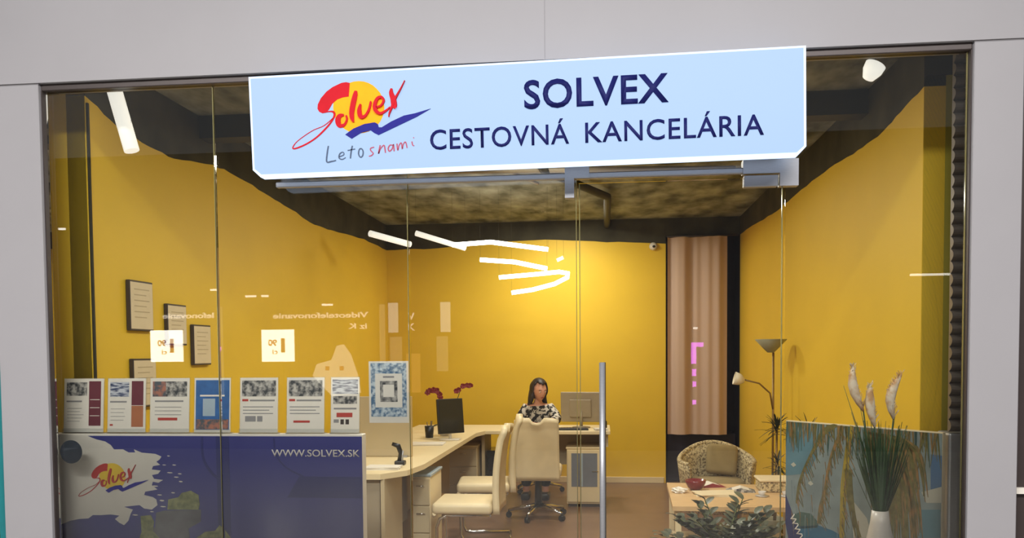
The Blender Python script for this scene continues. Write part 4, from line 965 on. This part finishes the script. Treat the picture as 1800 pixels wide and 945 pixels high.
for a in (35, 145, 215, 325):
    c, s_ = math.cos(math.radians(a)), math.sin(math.radians(a)); b = B(); b.tube(M['wood'], [(3.5 + c * .22, 3.48 + s_ * .22, .17), (3.5 + c * .24, 3.48 + s_ * .24, 0)], [.02, .014], 8); b.build('leg', t)

TZ = .50
t = thing('coffee_table', 'low light wood coffee table behind the leafy plant', 'table', (3.45, 2.35, 0))
b = B(); b.poly(M['wood'], [(3.0, 1.80), (3.93, 1.80), (3.96, 2.72), (3.035, 2.80)], lambda u, v, d: Vector((u, v, TZ - d)), 0, .03); b.build('tabletop', t)
for x, y in ((3.04, 1.85), (3.88, 1.85), (3.90, 2.67), (3.07, 2.74)):
    b = B(); b.box(M['cream'], x - .02, x + .02, y - .02, y + .02, 0, TZ - .03, .004); b.build('leg', t)
b = B(); b.box(M['beige'], 3.06, 3.86, 1.9, 2.65, .14, .16); b.build('shelf', t)
b = B(); b.lathe(M['bowl'], [(0, 0), (.03, 0), (.055, .02), (.072, .055), (.074, .075), (.068, .075), (.05, .03), (0, .012)], (3.215, 2.46, TZ), 28); o = b.build('bowl'); tag(o, 'dark red glazed bowl on the left side of coffee table', 'bowl')
t = thing('crumpled_napkin', 'crumpled white napkin on the left corner of coffee table', 'napkin', (3.09, 2.34, TZ))
bm = bmesh.new(); bmesh.ops.create_icosphere(bm, subdivisions=3, radius=1)
for v in bm.verts:
    n_ = math.sin(v.co.x * 7 + v.co.y * 3) * .2 + math.cos(v.co.z * 9 + v.co.x * 4) * .18; v.co = Vector((v.co.x * .05 * (1 + n_), v.co.y * .04 * (1 + n_), max(0, .018 + v.co.z * .022 * (1 + n_)))) + Vector((3.09, 2.34, TZ))
b = B(); b.merge(bm, M['white']); b.build('cloth', t)
paper(3.34, 2.27, .30, .20, .1, 'pale magazines lying beside the red bowl on coffee table', 4, 'magazine_stack', M['cream_paper'], TZ)
for i, (x, y, rz, m, lb) in enumerate([(3.34, 2.64, .2, 'petal_red', 'open red-covered brochure behind the bowl on coffee table'), (3.53, 2.44, -.1, 'photo_a', 'dark folded leaflet on the coffee table below the armchair')]):
    b = B(); T = Matrix.Translation((x, y, TZ)) @ Matrix.Rotation(rz, 4, 'Z')
    b.poly(M[m], [(-.10, .002), (0, .03), (.10, .002), (.10, .0), (-.10, 0)], lambda u, v, d: T @ Vector((u, d, v)), -.07, .07)
    b.poly(M['white'], [(-.09, .0035), (0, .0325), (.09, .0035), (.0, .029)], lambda u, v, d: T @ Vector((u, d, v)), -.06, .06)
    tag(b.build('folded_brochure'), lb, 'brochure')
t = thing('woven_basket', 'small pale woven box at the right side of coffee table', 'basket', (3.77, 2.50, TZ))
b = B(); b.box(M['wicker'], 3.66, 3.90, 2.38, 2.60, TZ, TZ + .075, .012, None, 2); b.build('body', t)
b = B(); b.box(M['cream_paper'], 3.65, 3.91, 2.37, 2.61, TZ + .075, TZ + .092, .006, None, 2); b.build('lid', t)
for x, lb in ((3.64, 'left of the two white cups before the woven box'), (3.80, 'right of the two white cups before the woven box')):
    t = thing('coffee_cup', lb, 'cup', (x, 2.22, TZ), 'white cups on the coffee table')
    b = B(); b.lathe(M['vase'], [(0, .004), (.018, .004), (.028, .035), (.025, .035), (.015, .008), (0, .008)], (x, 2.22, TZ), 18); b.build('cup', t)
    b = B(); b.lathe(M['vase'], [(0, 0), (.035, 0), (.048, .006), (0, .005)], (x, 2.22, TZ), 20); b.build('saucer', t)

# ================================================================ PLANTS
# leafy plant before the coffee table
t = thing('leafy_plant', 'low grey-green leafy potted plant in front of the coffee table', 'plant', (3.25, 1.22, 0))
b = B(); b.lathe(M['shade_grey'], [(0, 0), (.12, 0), (.16, .26), (.15, .27), (.13, .22), (0, .21)], (3.25, 1.22, 0), 28); b.build('pot', t)
b = B(); bs = B()
for k in range(60):
    a = random.uniform(0, 2 * PI); e = random.uniform(.35, 1.3); L_ = random.uniform(.26, .46); c = Vector((3.25, 1.22, .24))
    d = Vector((math.cos(a) * math.cos(e), math.sin(a) * math.cos(e) * .75, math.sin(e))); p1 = c + d * L_ * .5 + Vector((0, 0, .05)); p2 = c + d * L_ - Vector((0, 0, .02))
    bs.tube(M['stem'], [c, p1, p2], [.006, .005, .003], 5)
    for j in range(9):
        f = .2 + .8 * j / 8; q = c.lerp(p1, f * 2) if f < .5 else p1.lerp(p2, (f - .5) * 2)
        sd = d.cross(Vector((0, 0, 1))).normalized() * (1 if j % 2 else -1)
        b.leaf(M['leaf_grey'], q, d * .6 + sd + Vector((0, 0, .25)), .095, .046, .25, n=4)
bs.build('stem', t); b.build('foliage', t)

def spiky(name, label, cx, cy_, heads, pot):
    t = thing(name, label, 'plant', (cx, cy_, 0))
    b = B(); b.lathe(M[pot], [(0, 0), (.08, 0), (.10, .20), (.092, .205), (.08, .17), (0, .16)], (cx, cy_, 0), 24); b.build('pot', t)
    for (hx, hy, hz, n, L_) in heads:
        b = B(); b.tube(M['brass'], [(cx, cy_, .16), ((cx + hx) / 2, (cy_ + hy) / 2, hz * .55), (hx, hy, hz)], [.012, .010, .008], 8); b.build('trunk', t)
        b = B()
        for k in range(n):
            a = k * 2.4 + random.random() * .4; e = random.uniform(-.55, 1.35)
            b.leaf(M['leaf_dark'], (hx, hy, hz + random.uniform(-.05, .03)), (math.cos(a) * math.cos(e), math.sin(a) * math.cos(e), math.sin(e)), L_ * random.uniform(.75, 1.05), .014, .22)
        b.build('leaf_head', t)
    return t
spiky('dracaena', 'spiky dark dracaena standing left of the beach poster', 3.87, 2.96, [(3.885, 2.96, .90, 46, .17), (3.89, 2.94, .62, 26, .13)], 'shade_grey')
spiky('dracaena', 'dark dracaena whose leaf tips show above the beach poster', 3.85, 1.58, [(3.80, 1.60, .99, 34, .17)], 'shade_grey')

# floor lamp with dish shade and reading arm
t = thing('floor_lamp', 'slim floor lamp with grey dish shade and curved white reading arm', 'lamp', (3.90, 3.27, 0))
lx, ly = 3.915, 3.27
b = B(); b.lathe(M['brass'], [(0, 0), (.12, 0), (.12, .012), (.03, .03), (0, .03)], (lx, ly, 0), 28); b.build('base', t)
b = B(); b.tube(M['brass'], [(lx, ly, .02), (lx, ly, 1.50)], .009, 10); b.build('pole', t)
b = B(); b.lathe(M['shade_grey'], [(0, 0), (.025, .0), (.06, .035), (.125, .105), (.121, .107), (.055, .045), (0, .02)], (lx - .02, ly, 1.485), 32); b.build('dish_shade', t)
b = B(); b.tube(M['brass'], [(lx, ly, 1.02), (lx - .03, ly - .03, 1.16), (lx - .12, ly - .06, 1.24), (lx - .24, ly - .08, 1.27)], .007, 8); b.build('reading_arm', t)
T = Matrix.Translation((lx - .285, ly - .085, 1.275)) @ Matrix.Rotation(math.radians(-75), 4, 'Y')
b = B(); b.lathe(M['shade_white'], [(0, -.05), (.02, -.045), (.045, -.01), (.052, .035), (.048, .035), (.03, -.01), (0, -.03)], (0, 0, 0), 24, T); b.build('reading_shade', t)

# ================================================================ BEACH POSTER
Ax, Ay, Bx, By = 3.53, .95, 4.072, .262
pl = math.hypot(Bx - Ax, By - Ay); ex, ey = (Bx - Ax) / pl, (By - Ay) / pl
PS = pl / .89
def pf(u, v, d): u = min(max(u, .002), .888) * PS; v = max(min(v, 1.127), .12); return Vector((Ax + ex * u + ey * d, Ay + ey * u - ex * d, v))
ps = thing('beach_poster', 'large angled poster board of palm fronds and blue sea at the right', 'poster', ((Ax + Bx) / 2, (Ay + By) / 2, 0))
b = B(); b.poly(M['cream_paper'], [(0, .10), (.89, .10), (.89, 1.132), (0, 1.132)], pf, -.022, 0); b.build('board', ps)
b = B(); b.poly(M['p_base'], [(.004, .12), (.886, .12), (.886, 1.122), (.004, 1.122)], pf, 0, .001)
for k, m in (('sky2', 'p_sky'), ('haze', 'p_base'), ('bluepatch', 'p_blue'), ('cloud', 'p_cloud'), ('sea2', 'p_sky'), ('hill', 'p_hill'), ('sea', 'p_sea'), ('band', 'p_band'), ('palepatch', 'p_cloud')):
    b.poly(M[m], POSTER[k], pf, 0, .0016 if k in ('sky2', 'haze') else .0022)
b.poly(M['p_sea'], [(.10, .12), (.35, .12), (.35, .53), (.12, .55)], pf, 0, .0020); b.poly(M['p_band'], [(.03, .12), (.30, .12), (.115, .52), (.02, .60)], pf, 0, .0024)
for k, m in (('f1', 'p_palm'), ('f2', 'p_palm2'), ('f3', 'p_yellow'), ('f4', 'p_palm')): b.stroke(M[m], POSTER[k], pf, 0, .0028)
for k in range(170):
    a = math.radians(random.uniform(-88, -20)); L_ = random.uniform(.25, .62) * (1 if a < -.9 else .62); u0, v0 = .50 + random.uniform(-.02, .05), 1.10
    mx_, my_ = u0 + math.cos(a) * L_ * .55 + .03, v0 + math.sin(a) * L_ * .40; ex_, ey_ = mx_ + math.cos(a) * L_ * .18, my_ - L_ * .62
    b.stroke(M['p_palm2' if k % 3 else 'p_palm'], [(u0, v0, .006), (mx_, my_, .016), (ex_, ey_, .003)], pf, 0, .0026 + .0001 * (k % 8))
for k in ('fan1', 'fan2', 'fan3'): b.stroke(M['p_palm'], POSTER[k], pf, 0, .0034)
for k in ('f1', 'f2', 'f3'):   # feathery leaflets along the fronds
    pts_ = POSTER[k]
    for j in range(len(pts_) - 1):
        for q in range(5):
            f = q / 5; u = pts_[j][0] + (pts_[j + 1][0] - pts_[j][0]) * f; v = pts_[j][1] + (pts_[j + 1][1] - pts_[j][1]) * f
            b.stroke(M['p_palm' if q % 2 else 'p_palm2'], [(u, v, .006), (u + random.uniform(.0, .05), v - random.uniform(.03, .09), .002)], pf, 0, .0032)
for j in range(130):
    u = random.uniform(.01, .87); b.stroke(M[('p_palm', 'p_hill', 'p_palm2')[j % 3]], [(u, 1.121, .010), (u + random.uniform(-.02, .02), 1.06 - random.uniform(0, .11), .002)], pf, 0, .0025 + .0001 * (j % 6))
for j in range(40):
    u = random.uniform(.03, .60); v = random.uniform(.6, .95); b.stroke(M[('p_palm2', 'p_base')[j % 2]], [(u, v, .004), (u + random.uniform(-.01, .02), v - random.uniform(.05, .16), .001)], pf, 0, .0025 + .0001 * (j % 6))
for (u, v) in POSTER['stars']: b.poly(M['p_cloud'], [(u - .018, v), (u, v + .014), (u + .018, v), (u, v - .012)], pf, 0, .003)
# address lettering running down the band
cw, sw = math.cos(math.radians(-62)), math.sin(math.radians(-62))
b.text(M['b_white'], 'WWW.SOLVEX.SK', lambda u, v, d: pf(.030 + u * cw - v * sw * .8, .615 + u * sw + v * cw * .8, d), (0, .0, .46, .048), .0026, .0036, .01)
b.build('print', ps)
for u in (.14, .75):
    b = B(); T = Matrix.Translation((Ax + ex * u * PS - ey * .03, Ay + ey * u * PS + ex * .03, 0)) @ Matrix.Rotation(math.atan2(ey, ex), 4, 'Z'); b.box(M['steel'], -.02, .02, -.05, .05, 0, .10, .004, T); b.build('foot', ps)

# vase with pampas grass on a low stand
t = thing('plant_stand', 'white plinth carrying the vase of pampas grass in the right window', 'stand', (3.80, .25, 0))
b = B(); b.box(M['white'], 3.70, 3.90, .15, .35, .02, .46, .006, None, 2); b.build('column', t)
b = B(); b.box(M['trim_dark'], 3.71, 3.89, .16, .34, 0, .02); b.build('plinth', t)
t = thing('grass_vase', 'white vase with tall green grass and three pampas plumes before the poster', 'plant', (3.80, .25, .46))
vx, vy = 3.80, .25
b = B(); b.lathe(M['vase'], [(0, 0), (.05, 0), (.062, .08), (.058, .18), (.042, .26), (.036, .315), (.031, .315), (.036, .24), (.05, .1), (0, .02)], (vx, vy, .46), 32); b.build('vase', t)
b = B()
for k in range(120):
    a = random.uniform(0, 2 * PI); r = random.random() ** .5; c = Vector((vx + math.cos(a) * .012, vy + math.sin(a) * .012, .72)); L_ = random.uniform(.25, .46)
    tip = Vector((vx + math.cos(a) * r * .14, vy + math.sin(a) * r * .07, .72 + L_)); mid = c.lerp(tip, .5) + Vector((0, 0, .03))
    b.leaf(M['grass'], c, (tip - c), L_, .011, -.04, n=5)
for dx, h in [(-.165, .62), (-.10, .56), (.02, .46), (.06, .48), (-.05, .50), (.11, .44), (-.13, .50)]:
    b.tube(M['grass'], [(vx, vy, .72), (vx + dx * .45, vy, .72 + h * .55), (vx + dx, vy, .72 + h)], [.003, .0025, .001], 5)
b.build('grass', t)
for i, (tx, ty, tz, L_, bend) in enumerate([(-.125, .0, 1.425, .20, -.02), (-.055, -.02, 1.345, .19, -.01), (.085, .0, 1.39, .20, -.03)]):
    top = Vector((vx + tx, vy + ty, tz)); bot = Vector((vx + tx * .62, vy + ty, tz - L_))
    b = B(); b.tube(M['grass'], [(vx, vy, .73), (vx + tx * .35, vy, (.73 + tz - L_) / 2), bot], .003, 6); stm = b.build('plume_stem', t)
    b = B(); pts_ = [bot.lerp(top, f) + Vector((bend * math.sin(f * PI), 0, 0)) for f in (0, .2, .4, .6, .8, 1)]
    b.tube(M['plume'], pts_, [.005, .014, .020, .021, .015, .004], 10)
    for k in range(110):
        f = random.random(); c = bot.lerp(top, f) + Vector((bend * math.sin(f * PI), 0, 0)); a = random.uniform(0, 2 * PI)
        b.leaf(M['plume'], c, (math.cos(a) * .5, math.sin(a) * .5, .9), .040 * (1.2 - f * .5), .005, .1, n=2)
    b.build('plume', stm)

# ================================================================ CEILING LAMPS and added fill lights
def tube_lamp(label, pts, r, mt='tube', hang=True, light=None):
    c = Vector(pts[0]); t = thing('tube_lamp', label, 'lamp', tuple(c), 'tube lamps hanging under the ceiling')
    b = B(); b.tube(M[mt], pts, r, 12); b.build('lit_tube', t)
    if hang:
        b = B()
        for p in (pts[0], pts[-1]): b.tube(M['beam'], [(p[0], p[1], p[2] + r * .8), (p[0], p[1], ZC)], .0006, 5)
        b.build('suspension_wire', t)
    return t
TA = (.19, 2.79); TB = (.27, 2.50)
tube_lamp('soft white tube lamp close behind the glass at the upper left', [(TA[0], .25, TA[1] + .06), (TA[0], .25, TA[1]), (TB[0], .25, TB[1])], .036, 'tube_dim')
tube_lamp('leftmost of the far slanting tube lamps, left of the glass joint', [(.42, 3.95, 2.61), (.70, 4.35, 2.555)], .030, 'tube_dim')
tube_lamp('slanting tube lamp just right of the glass joint', [(.84, 4.0, 2.61), (1.25, 4.3, 2.50)], .026, 'tube_dim')
tube_lamp('topmost bright horizontal tube lamp of the zigzag group', [(1.18, 4.0, 2.495), (1.55, 3.9, 2.50), (2.06, 4.0, 2.435)], .020)
tube_lamp('second bright tube lamp of the zigzag group, slanting down right', [(1.43, 4.05, 2.36), (1.75, 4.02, 2.33), (2.05, 4.0, 2.262)], .020)
tube_lamp('lowest bright tube lamp of the zigzag group, bent back like a hairpin', [(1.61, 4.0, 2.19), (1.95, 4.02, 2.215), (2.16, 4.02, 2.232), (2.245, 4.0, 2.215), (2.24, 3.98, 2.18), (2.12, 3.97, 2.12), (1.92, 3.96, 2.07), (1.73, 3.95, 2.045)], .019)
tube_lamp('tiny soft tube lamp right of the zigzag group', [(2.14, 4.0, 2.335), (2.20, 4.0, 2.36)], .016, 'tube_dim')
def glow(loc, p, sz, c=(1, .94, .83)):
    l = bpy.data.lights.new('room_fill_light', 'AREA'); l.shape = 'DISK'; l.size = sz; l.energy = p; l.color = c; o = bpy.data.objects.new('room_fill_light', l); COL.objects.link(o); o.location = loc
glow((2.1, .45, 2.97), 34, .4); glow((2.1, 2.5, 2.97), 50, .5); glow((2.1, 5.0, 2.97), 40, .5)  # unseen fill lights added under the ceiling to brighten the room
t = thing('spot_lamp', 'small white ceiling spot lamp at the upper right behind the glass', 'lamp', (3.70, .30, 2.72))
b = B(); b.lathe(M['tube_dim'], [(0, -.055), (.025, -.045), (.042, -.01), (.045, .02), (0, .03)], (0, 0, 0), 24, Matrix.Translation((3.735, .20, 2.725)) @ Matrix.Rotation(.5, 4, 'Y')); b.build('shade', t)
b = B(); b.tube(M['beam'], [(3.735, .20, 2.74), (3.735, .20, ZC)], .012, 8); b.build('mount', t)
